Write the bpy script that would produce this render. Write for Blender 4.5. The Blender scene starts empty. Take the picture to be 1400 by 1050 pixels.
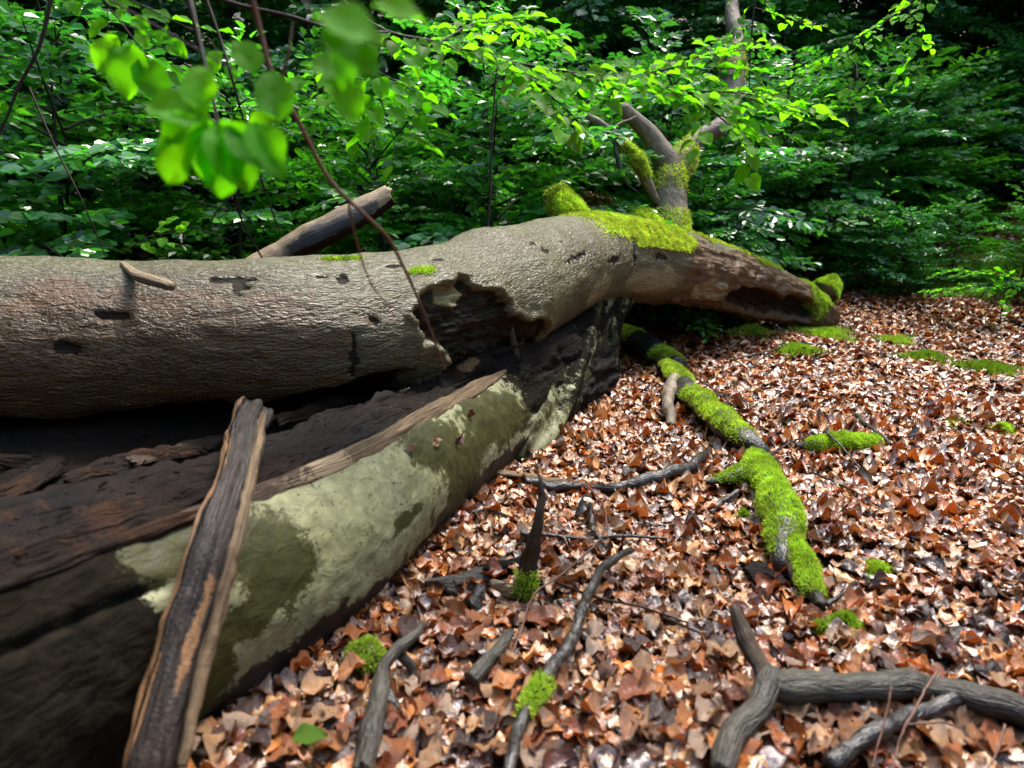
import bpy, math, random
import numpy as np
from math import radians as R, pi
from mathutils import Vector

rng = np.random.default_rng(7)
random.seed(7)
sc = bpy.context.scene
col = sc.collection

# ------------------------------------------------------------------ camera, sky, sun, exposure
CAM_H, PITCH, LENS = 1.25, R(13.5), 24.0
cam_d = bpy.data.cameras.new('camera')
cam = bpy.data.objects.new('camera', cam_d)
col.objects.link(cam)
cam.location = (0, 0, CAM_H)
cam.rotation_euler = (pi/2 - PITCH, 0, 0)
cam_d.sensor_fit = 'HORIZONTAL'
cam_d.sensor_width = 36
cam_d.lens = LENS
cam_d.clip_start, cam_d.clip_end = 0.05, 300
cam_d.dof.use_dof = True
cam_d.dof.focus_distance = 3.9
cam_d.dof.aperture_fstop = 2.2
sc.camera = cam

SUN_EL, SUN_ROT = 64, 35      # degrees; rotation clockwise from +Y seen from above
w = bpy.data.worlds.new('World')
sc.world = w
w.use_nodes = True
wn = w.node_tree
sky = wn.nodes.new('ShaderNodeTexSky')
sky.sky_type = 'NISHITA'
sky.sun_disc = False
sky.sun_elevation = R(SUN_EL)
sky.sun_rotation = R(SUN_ROT)
sky.air_density = 1.0
sky.dust_density = 2.5
sky.ozone_density = 1.0
wn.nodes['Background'].inputs['Strength'].default_value = 0.15
wn.links.new(sky.outputs[0], wn.nodes['Background'].inputs['Color'])
sd = bpy.data.lights.new('sun', 'SUN')
sd.energy = 1.5
sd.angle = R(14)
sd.color = (1.0, 0.95, 0.87)
sun = bpy.data.objects.new('sun', sd)
col.objects.link(sun)
e, a = R(SUN_EL), R(SUN_ROT)
e_s, a_s = e, a
sun.rotation_euler = Vector((math.sin(a)*math.cos(e), math.cos(a)*math.cos(e), math.sin(e))).to_track_quat('Z', 'Y').to_euler()
sun.location = (0, 0, 30)
vs = sc.view_settings
vs.view_transform = 'Standard'
vs.look = 'None'
vs.exposure = 2.1
vs.gamma = 1
vs.use_curve_mapping = False
sc.cycles.use_denoising = True
sc.cycles.max_bounces = 6
sc.cycles.diffuse_bounces = 3
sc.cycles.glossy_bounces = 2
sc.cycles.transmission_bounces = 4
sc.cycles.caustics_reflective = False
sc.cycles.caustics_refractive = False

# ------------------------------------------------------------------ maths helpers
FPX = 1400*LENS/36.0
Fw = np.array([0, math.cos(PITCH), -math.sin(PITCH)])
Up = np.array([0, math.sin(PITCH), math.cos(PITCH)])
Rt = np.array([1.0, 0, 0])
CP = np.array([0, 0, CAM_H])


def P(px, py, d):
    """the place seen at photo point (px, py), d metres ahead"""
    return CP + d*(Fw + (px-700)/FPX*Rt - (py-525)/FPX*Up)


def gh(x, y):
    """height of the forest floor"""
    x = np.asarray(x, float); y = np.asarray(y, float)
    h = 0.11*np.maximum(0, y-6) + 0.05*np.maximum(0, x-4)*np.clip((y-2)/4, 0, 1) + .10*np.clip(x-4.6, 0, 8)*np.clip((y-6)/3, 0, 1)
    h = h + 0.55*np.maximum(0, y-17)
    h = h + 0.45*np.maximum(0, np.abs(x)-22) + 0.45*np.maximum(0, -y-16)
    h = np.minimum(h, 16)
    h = h + 0.025*np.sin(x*1.7+.5)*np.cos(y*1.3) + 0.015*np.sin(x*4.1+y*3.3)
    return h


def G(px, py, h=0.0):
    """the place on the forest floor (lifted by h) seen at photo point"""
    v = Fw + (px-700)/FPX*Rt - (py-525)/FPX*Up
    d = 3.0
    for _ in range(40):
        q = CP + d*v
        t = float(gh(q[0], q[1])) + h
        dn = (CAM_H-t)/max(1e-3, -v[2])
        d = .6*d + .4*min(dn, 40)
    return CP + d*v


def project(V):
    q = np.asarray(V) - CP
    d = q @ Fw
    return 700+FPX*(q @ Rt)/d, 525-FPX*(q @ Up)/d, d


def _h(ix, iy, iz, seed):
    n = (ix.astype(np.uint32)*np.uint32(374761393) + iy.astype(np.uint32)*np.uint32(668265263) +
         iz.astype(np.uint32)*np.uint32(2147483647) + np.uint32(seed*974711 & 0xffffffff))
    n = (n ^ (n >> np.uint32(13)))*np.uint32(1274126177)
    n = n ^ (n >> np.uint32(16))
    n = n*np.uint32(2246822519)
    n = n ^ (n >> np.uint32(15))
    return (n & np.uint32(0xffffff)).astype(float)/0xffffff


def vnoise(p, seed=0):
    p = np.asarray(p, float) + 1000.0
    i = np.floor(p).astype(np.int64)
    f = p - i
    f = f*f*(3-2*f)
    out = 0
    for dx in (0, 1):
        for dy in (0, 1):
            for dz in (0, 1):
                wt = (f[:, 0] if dx else 1-f[:, 0])*(f[:, 1] if dy else 1-f[:, 1])*(f[:, 2] if dz else 1-f[:, 2])
                out = out + wt*_h(i[:, 0]+dx, i[:, 1]+dy, i[:, 2]+dz, seed)
    return out*2-1


def fbm(p, octv=4, seed=0):
    p = np.asarray(p, float)
    a, s, t = 1.0, 0, 0
    for k in range(octv):
        s = s + a*vnoise(p*2**k, seed+k*17)
        t += a
        a *= .5
    return s/t


def sstep(a, b, x):
    t = np.clip((x-a)/(b-a), 0, 1)
    return t*t*(3-2*t)


def nrm(v):
    v = np.asarray(v, float)
    return v/np.maximum(np.linalg.norm(v, axis=-1, keepdims=True), 1e-9)


# ------------------------------------------------------------------ mesh and object helpers
def mkmesh(name, V, quads=None, tris=None, mat=None, cols=None, tc=None, smooth=True):
    V = np.asarray(V, np.float32)
    nq = 0 if quads is None else len(quads)
    nt = 0 if tris is None else len(tris)
    me = bpy.data.meshes.new(name)
    me.vertices.add(len(V))
    me.vertices.foreach_set('co', V.ravel())
    loops = []
    if nq: loops.append(np.asarray(quads, np.int32).ravel())
    if nt: loops.append(np.asarray(tris, np.int32).ravel())
    loops = np.concatenate(loops)
    me.loops.add(len(loops))
    me.loops.foreach_set('vertex_index', loops)
    me.polygons.add(nq+nt)
    st = np.concatenate([np.arange(nq)*4, nq*4+np.arange(nt)*3]).astype(np.int32)
    me.polygons.foreach_set('loop_start', st)
    me.polygons.foreach_set('use_smooth', np.full(nq+nt, smooth))
    me.update(calc_edges=True)
    if cols is not None:
        c = np.ones((len(V), 4), np.float32)
        c[:, :cols.shape[1]] = cols
        me.attributes.new('col', 'FLOAT_COLOR', 'POINT').data.foreach_set('color', c.ravel())
    if tc is not None:
        me.attributes.new('tc', 'FLOAT_VECTOR', 'POINT').data.foreach_set('vector', np.asarray(tc, np.float32).ravel())
    if mat: me.materials.append(mat)
    return me


def link(name, me, parent=None, loc=(0, 0, 0)):
    o = bpy.data.objects.new(name, me)
    col.objects.link(o)
    o.location = loc
    if parent is not None: o.parent = parent
    return o


def tag(o, label=None, cat=None, group=None, kind=None):
    if label: o['label'] = label
    if cat: o['category'] = cat
    if group: o['group'] = group
    if kind: o['kind'] = kind
    return o


def empty(name, loc, label, cat, group=None):
    o = bpy.data.objects.new(name, None)
    o.empty_display_size = .1
    col.objects.link(o)
    o.location = loc
    return tag(o, label, cat, group)


def resample(pts, rad, n):
    pts = np.asarray(pts, float); rad = np.asarray(rad, float)
    Q = np.column_stack([pts, rad])
    if len(Q) == 2:
        t = np.linspace(0, 1, n)[:, None]
        D = Q[0]*(1-t)+Q[1]*t
    else:
        E = np.vstack([2*Q[0]-Q[1], Q, 2*Q[-1]-Q[-2]])
        D = []
        for i in range(len(Q)-1):
            p0, p1, p2, p3 = E[i:i+4]
            t = np.linspace(0, 1, 24, endpoint=False)[:, None]
            D.append(.5*((2*p1)+(-p0+p2)*t+(2*p0-5*p1+4*p2-p3)*t*t+(-p0+3*p1-3*p2+p3)*t**3))
        D = np.vstack(D+[Q[-1][None]])
    L = np.concatenate([[0], np.cumsum(np.linalg.norm(np.diff(D[:, :3], axis=0), axis=1))])
    s = np.linspace(0, L[-1], n)
    out = np.column_stack([np.interp(s, L, D[:, k]) for k in range(4)])
    return out[:, :3], np.maximum(out[:, 3], 5e-4), s


class Tube:
    """a swept surface: V (n*m,3), s, th, N, tc; th=0 is the upper side"""
    def __init__(self, pts, rad, n=60, m=14, flat=1.0, ref=None, seed=0, lump=.12, lumpf=2.0, ragged=0.0, twist=0.0, kink=0.0):
        C, r, s = resample(pts, rad, n)
        if kink:
            mr0 = np.mean(r)
            for ax_ in range(3):
                C[:, ax_] += kink*mr0*fbm(np.column_stack([s/mr0*.16, s*0+seed*3.3+ax_*9, s*0]), 3, seed)
            r = r*(1+.22*fbm(np.column_stack([s/mr0*.35, s*0+seed, s*0]), 3, seed+2)).clip(.6, 1.5)
        T = nrm(np.gradient(C, axis=0))
        refv = np.array([0, 0, 1.0]) if ref is None else np.asarray(ref, float)
        if ref is None and abs(np.mean(T[:, 2])) > .8: refv = np.array([0, -1.0, 0.2])
        S = nrm(np.cross(T, refv))
        U = nrm(np.cross(S, T))
        th = np.linspace(0, 2*pi, m, endpoint=False)
        A = th[None, :] + twist*s[:, None]
        self.n, self.m = n, m
        self.s = np.repeat(s, m); self.th = np.tile(th, n); self.r = np.repeat(r, m)
        ca, sa = np.cos(A).ravel(), np.sin(A).ravel()
        self.N = ca[:, None]*np.repeat(U, m, 0)*1.0 + sa[:, None]*np.repeat(S, m, 0)
        self.C = np.repeat(C, m, 0); self.T = np.repeat(T, m, 0)
        self.tc = np.column_stack([self.s, self.r*ca, self.r*sa])
        off = (ca*flat)[:, None]*np.repeat(U, m, 0) + sa[:, None]*np.repeat(S, m, 0)
        mr = np.mean(r)
        lum = 1 + lump*fbm(self.tc*np.array([.6, 1, 1])*lumpf/mr*.35 + seed*7.3, 4, seed)
        self.V = self.C + off*(self.r*lum)[:, None]
        if ragged:
            j = fbm(np.column_stack([ca*2, sa*2, np.full(len(ca), seed*3.1)]), 3, seed+5)
            for ring, sg in ((0, -1), (n-1, 1)):
                k = slice(ring*m, ring*m+m)
                self.V[k] += self.T[k]*(sg*ragged*(j[k]*1.5))[:, None]
        self.L = s[-1]

    def faces(self, keep=None):
        n, m = self.n, self.m
        i = np.arange(n-1)[:, None]*m; j = np.arange(m)[None, :]
        j2 = (j+1) % m
        q = np.stack([i+j, i+m+j, i+m+j2, i+j2], -1).reshape(-1, 4)
        if keep is not None: q = q[keep[q].all(1)]
        return q

    def mesh(self, name, mat, origin, mask=None, keep=None, caps=True):
        V = self.V; q = self.faces(keep); tris = None; tc = self.tc
        cols = np.zeros((len(V), 3)) if mask is None else mask
        if caps:
            n, m = self.n, self.m
            c0 = V[:m].mean(0); c1 = V[-m:].mean(0)
            V = np.vstack([V, c0, c1])
            tc = np.vstack([tc, tc[0]*[1, 0, 0], tc[-1]*[1, 0, 0]])
            cols = np.vstack([cols, cols[0], cols[-1]])
            a = np.arange(m); b = (a+1) % m
            t0 = np.column_stack([a, b, np.full(m, n*m)])
            t1 = np.column_stack([(n-1)*m+b, (n-1)*m+a, np.full(m, n*m+1)])
            tris = np.vstack([t0, t1])
        return mkmesh(name, V-np.asarray(origin), q, tris, mat, cols, tc)

    def find(self, px, py):
        """(s, th) on the near side at a photo point"""
        x, y, d = project(self.V)
        e = (x-px)**2+(y-py)**2
        c = np.argsort(e)[:12]
        k = c[np.argmin(d[c]+.002*np.sqrt(e[c]))]
        return self.s[k], self.th[k], self.r[k]

    def blob(self, px, py, ls, lt, seed=1, rag=.35, f=7.0, loc=None):
        """soft ragged patch round the place seen at a photo point; ls, lt metres; 0..1 with 0.5 at its edge"""
        s0, t0, r0 = self.find(px, py) if loc is None else loc
        dt = (self.th-t0+pi) % (2*pi)-pi
        q = np.sqrt(((self.s-s0)/ls)**2+(dt*r0/lt)**2)
        q = q + rag*fbm(self.tc*f, 4, seed)
        return np.clip(1-q*.5, 0, 1)


def merge(tv, tf, pos, rot, scl, cols, name, mat, origin=(0, 0, 0), smooth=True):
    """many copies of one small shape as one mesh; tv (k,3) or (n,k,3)"""
    n = len(pos); k = tv.shape[-2]
    tv = np.broadcast_to(tv, (n, k, 3))
    V = np.einsum('nij,nkj->nki', rot, tv*np.asarray(scl).reshape(n, 1, -1)) + (pos-np.asarray(origin))[:, None, :]
    F = (tf[None]+(np.arange(n)*k)[:, None, None]).reshape(-1, tf.shape[1])
    C = np.repeat(cols, k, 0) if cols is not None else None
    if tf.shape[1] == 4: return mkmesh(name, V.reshape(-1, 3), F, None, mat, C, None, smooth)
    return mkmesh(name, V.reshape(-1, 3), None, F, mat, C, None, smooth)


def frame(d, n):
    d = nrm(d); n = nrm(n - (n*d).sum(-1, keepdims=True)*d)
    return np.stack([d, np.cross(n, d), n], -1)


def leaf_shape(st, cross, fold=.12, curl=.15, wid=.33, curlx=0.0, wave=.0, seed=0, tooth=0.0):
    """an ovate leaf lying along +x, length 1"""
    xs = np.linspace(0, 1, st)
    V, rg = [], random.Random(seed)
    for i, x in enumerate(xs):
        hw = wid*(math.sin(pi*min(1, x**.78*1.0))**.62 if 0 < x < 1 else 0)+(0.012 if x in (0, 1) else 0)
        for j in range(cross):
            u = -1+2*j/(cross-1)
            tt = 1+(tooth*(1 if i % 2 else -1) if abs(u) == 1 else 0)
            y = u*hw*tt
            z = fold*abs(y)*2 - curl*(x-.3)**2 + curlx*y*y*6 + wave*math.sin(x*9+u*2+seed)*abs(u)*.1
            V.append((x+.0*u, y, z+rg.uniform(-1, 1)*wave*.05))
    F = [(i*cross+j, (i+1)*cross+j, (i+1)*cross+j+1, i*cross+j+1) for i in range(st-1) for j in range(cross-1)]
    return np.array(V), np.array(F)


def sample_surface(V, F, weight, n):
    A, B, C, D = (V[F[:, k]] for k in range(4))
    nn = np.cross(C-A, D-B); ar = np.linalg.norm(nn, axis=1)*.5
    wgt = ar*weight[F].mean(1)
    c = np.cumsum(wgt); k = np.searchsorted(c, rng.random(n)*c[-1])
    u, v = rng.random((2, n, 1))
    p = (A[k]*(1-u)+B[k]*u)*(1-v)+(D[k]*(1-u)+C[k]*u)*v
    return p, nrm(nn[k])

LOWLEAF = (np.array([(0, 0, 0), (.33, .30, .09), (.72, .25, .05), (1, 0, -.08), (.72, -.25, .05), (.33, -.30, .09)]),
           np.array([(0, 3, 2, 1), (0, 5, 4, 3)]))

# ------------------------------------------------------------------ materials
class NB:
    def __init__(self, name):
        self.m = bpy.data.materials.new(name); self.m.use_nodes = True
        self.t = self.m.node_tree; self.t.nodes.clear()
        self.out = self.t.nodes.new('ShaderNodeOutputMaterial')
    def n(self, typ, **kw):
        x = self.t.nodes.new('ShaderNode'+typ)
        for k, v in kw.items():
            if hasattr(x, k) and not k[0].isupper(): setattr(x, k, v)
        return x
    def l(self, a, b): self.t.links.new(a, b)
    def inp(self, sock, v):
        if hasattr(v, 'is_linked') or isinstance(v, bpy.types.NodeSocket): self.l(v, sock)
        else: sock.default_value = v
    def attr(self, nm, out='Color'):
        x = self.n('Attribute'); x.attribute_name = nm; return x.outputs[out]
    def scale(self, vec, s):
        x = self.n('VectorMath'); x.operation = 'MULTIPLY'; self.inp(x.inputs[0], vec); x.inputs[1].default_value = s; return x.outputs[0]
    def noise(self, vec, sc_=5, det=4, rough=.55, dist=0, out='Fac'):
        x = self.n('TexNoise'); self.inp(x.inputs['Vector'], vec)
        x.inputs['Scale'].default_value = sc_; x.inputs['Detail'].default_value = det
        x.inputs['Roughness'].default_value = rough; x.inputs['Distortion'].default_value = dist
        return x.outputs[out]
    def ramp(self, f, stops, interp='LINEAR'):
        x = self.n('ValToRGB'); x.color_ramp.interpolation = interp
        els = x.color_ramp.elements
        while len(els) < len(stops): els.new(.5)
        for el, (p, c) in zip(els, stops):
            el.position = p; el.color = (*c, 1) if len(c) == 3 else c
        self.inp(x.inputs[0], f); return x.outputs[0]
    def mapr(self, f, a, b, c=0., d=1.):
        x = self.n('MapRange'); x.interpolation_type = 'SMOOTHSTEP'; self.inp(x.inputs[0], f)
        for i, v in enumerate((a, b, c, d)): x.inputs[i+1].default_value = v
        return x.outputs[0]
    def mix(self, f, a, b, mode='MIX'):
        x = self.n('Mix'); x.data_type = 'RGBA'; x.blend_type = mode
        self.inp(x.inputs[0], f)
        self.inp(x.inputs[6], (*a, 1) if isinstance(a, tuple) and len(a) == 3 else a)
        self.inp(x.inputs[7], (*b, 1) if isinstance(b, tuple) and len(b) == 3 else b)
        return x.outputs[2]
    def math(self, op, a, b=0.):
        x = self.n('Math'); x.operation = op; self.inp(x.inputs[0], a); self.inp(x.inputs[1], b); return x.outputs[0]
    def bump(self, h, dist, strength=1., prev=None):
        x = self.n('Bump'); x.inputs['Strength'].default_value = strength; x.inputs['Distance'].default_value = dist
        self.inp(x.inputs['Height'], h)
        if prev is not None: self.l(prev, x.inputs['Normal'])
        return x.outputs[0]
    def pbr(self, colr, rough=.6, nor=None, spec=.5, coat=0.):
        x = self.n('BsdfPrincipled')
        self.inp(x.inputs['Base Color'], (*colr, 1) if isinstance(colr, tuple) and len(colr) == 3 else colr)
        self.inp(x.inputs['Roughness'], rough); self.inp(x.inputs['Specular IOR Level'], spec)
        x.inputs['Coat Weight'].default_value = coat; x.inputs['Coat Roughness'].default_value = .25
        if nor is not None: self.l(nor, x.inputs['Normal'])
        return x.outputs[0]
    def done(self, sh): self.l(sh, self.out.inputs[0]); return self.m
    def sep(self, c):
        x = self.n('SeparateColor'); self.l(c, x.inputs[0]); return x.outputs


def bark_mat(name, ca, cb, cr, cg, cbb, rough=.5, ripple=.006, rscale=(9, 42), fine=.35, spec=.45, crack=.0, speck=None, fibs=(5, 90, 90)):
    """colour a/b by broad noise; painted masks red, green, blue lay three further surface kinds over it"""
    b = NB(name)
    tc = b.attr('tc', 'Vector')
    m = b.sep(b.attr('col'))
    broad = b.noise(tc, 2.2, 5, .6)
    base = b.mix(b.mapr(broad, .35, .65), ca, cb)
    st = b.scale(tc, (rscale[0], rscale[1], rscale[1]))
    rip = b.noise(st, 1.0, 3, .5, 1.2)
    fin = b.noise(tc, 130, 4, .6)
    mid = b.noise(tc, 26, 5, .6)
    base = b.mix(.5, base, b.ramp(mid, [(.25, (.35, .35, .35)), (.75, (1.35, 1.35, 1.35))]), 'MULTIPLY')
    base = b.mix(fine, base, b.ramp(rip, [(.3, (.4, .4, .4)), (.6, (1.25, 1.25, 1.25))]), 'MULTIPLY')
    if speck:
        base = b.mix(b.mapr(b.noise(tc, 60, 4, .65), speck[0], speck[0]+.06), base, speck[1])
    edge = b.math('ADD', b.math('MULTIPLY', b.noise(tc, 18, 5, .65), .55), b.math('MULTIPLY', b.noise(tc, 95, 5, .75), .45))
    def msk(s, k=1.3):
        return b.mapr(b.math('ADD', s, b.math('MULTIPLY', b.math('SUBTRACT', edge, .5), k)), .44, .56)
    fib = b.noise(b.scale(tc, fibs), 1.0, 4, .6, .6)
    fc = b.ramp(fib, [(.3, (.3, .3, .3)), (.7, (1.5, 1.5, 1.5))])
    mr, mg, mb = msk(m[0]), msk(m[1]), msk(m[2])
    base = b.mix(mb, base, b.mix(.6, cbb, fc, 'MULTIPLY'))
    base = b.mix(mr, base, b.mix(.5, cr, b.ramp(mid, [(.3, (.4, .4, .4)), (.7, (1.4, 1.4, 1.4))]), 'MULTIPLY'))
    base = b.mix(mg, base, b.mix(.85, cg, fc, 'MULTIPLY'))
    h = b.math('ADD', b.math('MULTIPLY', rip, 1.0), b.math('MULTIPLY', fin, .3))
    n1 = b.bump(h, ripple)
    n2 = b.bump(fib, .012, 1., n1)
    mn = b.n('Mix'); mn.data_type = 'VECTOR'
    b.l(mg, mn.inputs[0]); b.l(n1, mn.inputs[4]); b.l(n2, mn.inputs[5])
    nor = b.bump(mg, .006, .6, mn.outputs[1])
    if crack:
        v = b.n('TexVoronoi'); v.feature = 'DISTANCE_TO_EDGE'; v.inputs['Scale'].default_value = 1
        dv = b.n('Mix'); dv.data_type = 'VECTOR'; dv.inputs[0].default_value = .35
        b.l(b.scale(tc, (6, 14, 14)), dv.inputs[4]); b.l(b.noise(tc, 6, 4, .6, 0, 'Color'), dv.inputs[5])
        b.l(dv.outputs[1], v.inputs['Vector'])
        cm = b.mapr(v.outputs[0], .0, .02, 1., 0.)
        gate = b.mapr(b.noise(tc, 3, 2), .5, .6)
        cm = b.math('MULTIPLY', cm, gate)
        base = b.mix(b.math('MULTIPLY', cm, crack), base, (.02, .017, .012))
    rr = b.math('ADD', b.math('MULTIPLY', mid, .25), rough-.12)
    rr = b.math('ADD', rr, b.math('MULTIPLY', mg, .3))
    return b.done(b.pbr(base, rr, nor, b.math('SUBTRACT', spec, b.math('MULTIPLY', mg, spec*.8))))


def foliage_mat(name, trans=(1.6, 1.9, .5), fac=.4, rough=.35, spec=.5, veins=False):
    b = NB(name)
    c = b.attr('col')
    x = b.n('BsdfTranslucent')
    b.l(b.mix(1., c, trans, 'MULTIPLY'), x.inputs[0])
    nor = None
    if veins:
        g = b.n('TexCoord'); nor = b.bump(b.noise(b.scale(g.outputs['Object'], (60, 14, 14)), 1., 2), .002)
    s = b.n('MixShader'); s.inputs[0].default_value = fac
    b.l(b.pbr(c, rough, nor, spec), s.inputs[1]); b.l(x.outputs[0], s.inputs[2])
    return b.done(s.outputs[0])


M = {}
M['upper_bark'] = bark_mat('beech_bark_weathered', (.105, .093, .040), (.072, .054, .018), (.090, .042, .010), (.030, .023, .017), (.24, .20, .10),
                           rough=.33, ripple=.015, rscale=(26, 72), fine=.55, crack=.8, spec=.5)
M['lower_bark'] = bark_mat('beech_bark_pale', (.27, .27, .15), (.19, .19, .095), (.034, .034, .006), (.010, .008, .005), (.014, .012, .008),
                           rough=.6, ripple=.005, rscale=(14, 20), fine=.4, crack=.35, spec=.25, speck=(.60, (.05, .048, .02)), fibs=(16, 34, 34))
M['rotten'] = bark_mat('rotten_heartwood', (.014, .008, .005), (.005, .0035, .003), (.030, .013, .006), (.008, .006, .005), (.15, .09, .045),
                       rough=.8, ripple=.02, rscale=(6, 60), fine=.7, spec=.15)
M['split_wood'] = bark_mat('split_wood', (.19, .125, .065), (.10, .062, .032), (.05, .028, .014), (.015, .011, .008), (.30, .22, .13),
                           rough=.6, ripple=.012, rscale=(4, 110), fine=.8, spec=.3)
M['board'] = bark_mat('wet_board_wood', (.030, .019, .013), (.016, .011, .009), (.20, .10, .04), (.010, .008, .0065), (.14, .065, .022),
                      rough=.5, ripple=.012, rscale=(4, 70), fine=.6, spec=.3)
M['old_wood'] = bark_mat('bare_weathered_wood', (.30, .21, .12), (.19, .13, .08), (.03, .03, .035), (.02, .013, .009), (.36, .27, .16),
                         rough=.55, ripple=.01, rscale=(3, 70), fine=.7, spec=.35)
M['wet_stick'] = bark_mat('wet_stick_bark', (.018, .016, .015), (.014, .010, .008), (.07, .09, .02), (.01, .008, .006), (.20, .12, .07),
                          rough=.33, ripple=.007, rscale=(30, 90), fine=.6, spec=.55)
M['grey_stick'] = bark_mat('grey_branch_bark', (.055, .050, .036), (.026, .021, .016), (.05, .06, .015), (.012, .010, .008), (.18, .12, .07),
                           rough=.5, ripple=.012, rscale=(12, 80), fine=.8, spec=.35, crack=.6)
M['limb'] = bark_mat('limb_bark', (.22, .18, .12), (.11, .08, .055), (.2, .26, .02), (.03, .02, .015), (.28, .22, .13),
                     rough=.6, ripple=.014, rscale=(12, 40), fine=.6, spec=.3, crack=.8)
M['split_dark'] = bark_mat('damp_split_wood', (.06, .036, .02), (.03, .02, .013), (.05, .028, .014), (.015, .011, .008), (.30, .22, .13),
                           rough=.6, ripple=.012, rscale=(4, 110), fine=.8, spec=.3)
M['twig'] = bark_mat('twig_bark', (.025, .015, .01), (.016, .01, .008), (.1, .1, .02), (.02, .015, .01), (.2, .07, .03), rough=.65, ripple=.002, fine=.2, spec=.2)
M['red_twig'] = bark_mat('red_twig_bark', (.12, .042, .018), (.07, .03, .015), (.1, .1, .02), (.02, .015, .01), (.2, .07, .03), rough=.5, ripple=.002, fine=.2)
M['tree_bark'] = bark_mat('standing_tree_bark', (.035, .032, .025), (.02, .019, .014), (.05, .07, .015), (.02, .015, .01), (.1, .1, .07), rough=.7, ripple=.01)
M['foliage'] = foliage_mat('beech_foliage', (1.4, 1.8, .4), .40, .30, .9)
M['near_leaf'] = foliage_mat('fresh_beech_leaf', (2.0, 2.2, .4), .66, .5, .12, veins=True)
M['moss'] = foliage_mat('moss', (1.2, 1.3, .6), .35, .7, .15)

b = NB('dead_leaf')
c = b.attr('col'); g = b.n('TexCoord')
nz = b.noise(g.outputs['Object'], 60, 4, .6)
cc = b.mix(.7, c, b.ramp(nz, [(.25, (.45, .42, .4)), (.75, (1.35, 1.35, 1.35))]), 'MULTIPLY')
x = b.n('BsdfTranslucent'); b.l(b.mix(1., cc, (1.3, .8, .45), 'MULTIPLY'), x.inputs[0])
s = b.n('MixShader'); s.inputs[0].default_value = .15
b.l(b.pbr(cc, b.mapr(nz, .3, .7, .20, .42), b.bump(nz, .005), .85, .1), s.inputs[1]); b.l(x.outputs[0], s.inputs[2])
M['dead_leaf'] = b.done(s.outputs[0])

b = NB('forest_soil')
g = b.n('TexCoord'); v = g.outputs['Object']
vo = b.n('TexVoronoi'); vo.inputs['Scale'].default_value = 26; b.l(v, vo.inputs['Vector'])
cv = b.ramp(b.sep(vo.outputs['Color'])[0], [(0, (.035, .02, .012)), (.4, (.10, .05, .025)), (.75, (.17, .095, .055)), (1, (.07, .035, .018))])
cv = b.mix(b.mapr(b.noise(v, 1.3, 4), .42, .55), cv, (.016, .016, .010))
M['soil'] = b.done(b.pbr(cv, .7, b.bump(vo.outputs[0], .02, 1.), .3))

# ------------------------------------------------------------------ forest floor
def axis_grid(lo, hi, fine_lo, fine_hi, df, dc):
    a = np.arange(fine_lo, fine_hi, df)
    left, x, st = [], fine_lo, df
    while x > lo: st *= 1.25; x -= min(st, dc); left.append(x)
    right, x, st = [], a[-1], df
    while x < hi: st *= 1.25; x += min(st, dc); right.append(x)
    return np.concatenate([left[::-1], a, right])
gx = axis_grid(-70, 70, -3, 7, .06, 3); gy = axis_grid(-60, 80, .3, 9, .06, 3)
X, Y = np.meshgrid(gx, gy, indexing='ij')
Z = gh(X, Y)
Z = Z + .02*fbm(np.column_stack([X.ravel()*3, Y.ravel()*3, Z.ravel()*0]), 3, 3).reshape(Z.shape)
nx, ny = X.shape
ii = (np.arange(nx-1)[:, None]*ny+np.arange(ny-1)[None]).ravel()
Q = np.column_stack([ii, ii+ny, ii+ny+1, ii+1])
floor_me = mkmesh('forest_floor', np.column_stack([X.ravel(), Y.ravel(), Z.ravel()-.01]), Q, None, M['soil'])
ground = tag(link('forest_floor', floor_me), 'forest floor of damp brown soil under beech litter', None, None, 'structure')

# ------------------------------------------------------------------ lower split log
def smooth_pts(spec):
    return np.array([P(*q[:3]) for q in spec])

# where the lower log meets the litter, then its axis from that
cont = [(-60, 1330), (150, 1130), (262, 1030), (480, 872), (600, 745), (700, 648), (780, 585), (850, 530)]
cw = np.array([G(*q) for q in cont])
tang = nrm(np.gradient(cw[:, :2], axis=0))
lr = np.array([.40, .40, .39, .37, .35, .33, .29, .25])
axis = np.column_stack([cw[:, 0]-tang[:, 1]*lr*.93, cw[:, 1]+tang[:, 0]*lr*.93, gh(cw[:, 0], cw[:, 1])+lr*.62])
low = Tube(axis, lr, 420, 200, seed=3, lump=.05, lumpf=2.2)
# the ragged rim where its upper shell has broken away
rimpx = [(-40, 812), (0, 800), (80, 772), (150, 742), (230, 715), (300, 692), (350, 668), (450, 632), (520, 600), (590, 560), (640, 535), (690, 505), (735, 480)]
rim = np.array([low.find(*q)[:2] for q in rimpx])
order = np.argsort(rim[:, 0]); rim = rim[order]
rim_th = np.interp(low.s, rim[:, 0], rim[:, 1])
rim_th = np.where(low.s > rim[-1, 0], rim[-1, 1]-(low.s-rim[-1, 0])*2.5, rim_th)
ragn = .10*fbm(np.column_stack([low.s*7, low.s*0, low.s*0]), 4, 9)+.03*fbm(np.column_stack([low.s*40, low.s*0, low.s*0]), 2, 4)
keep = (low.th > rim_th+ragn) & (low.th < 4.4)
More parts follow.
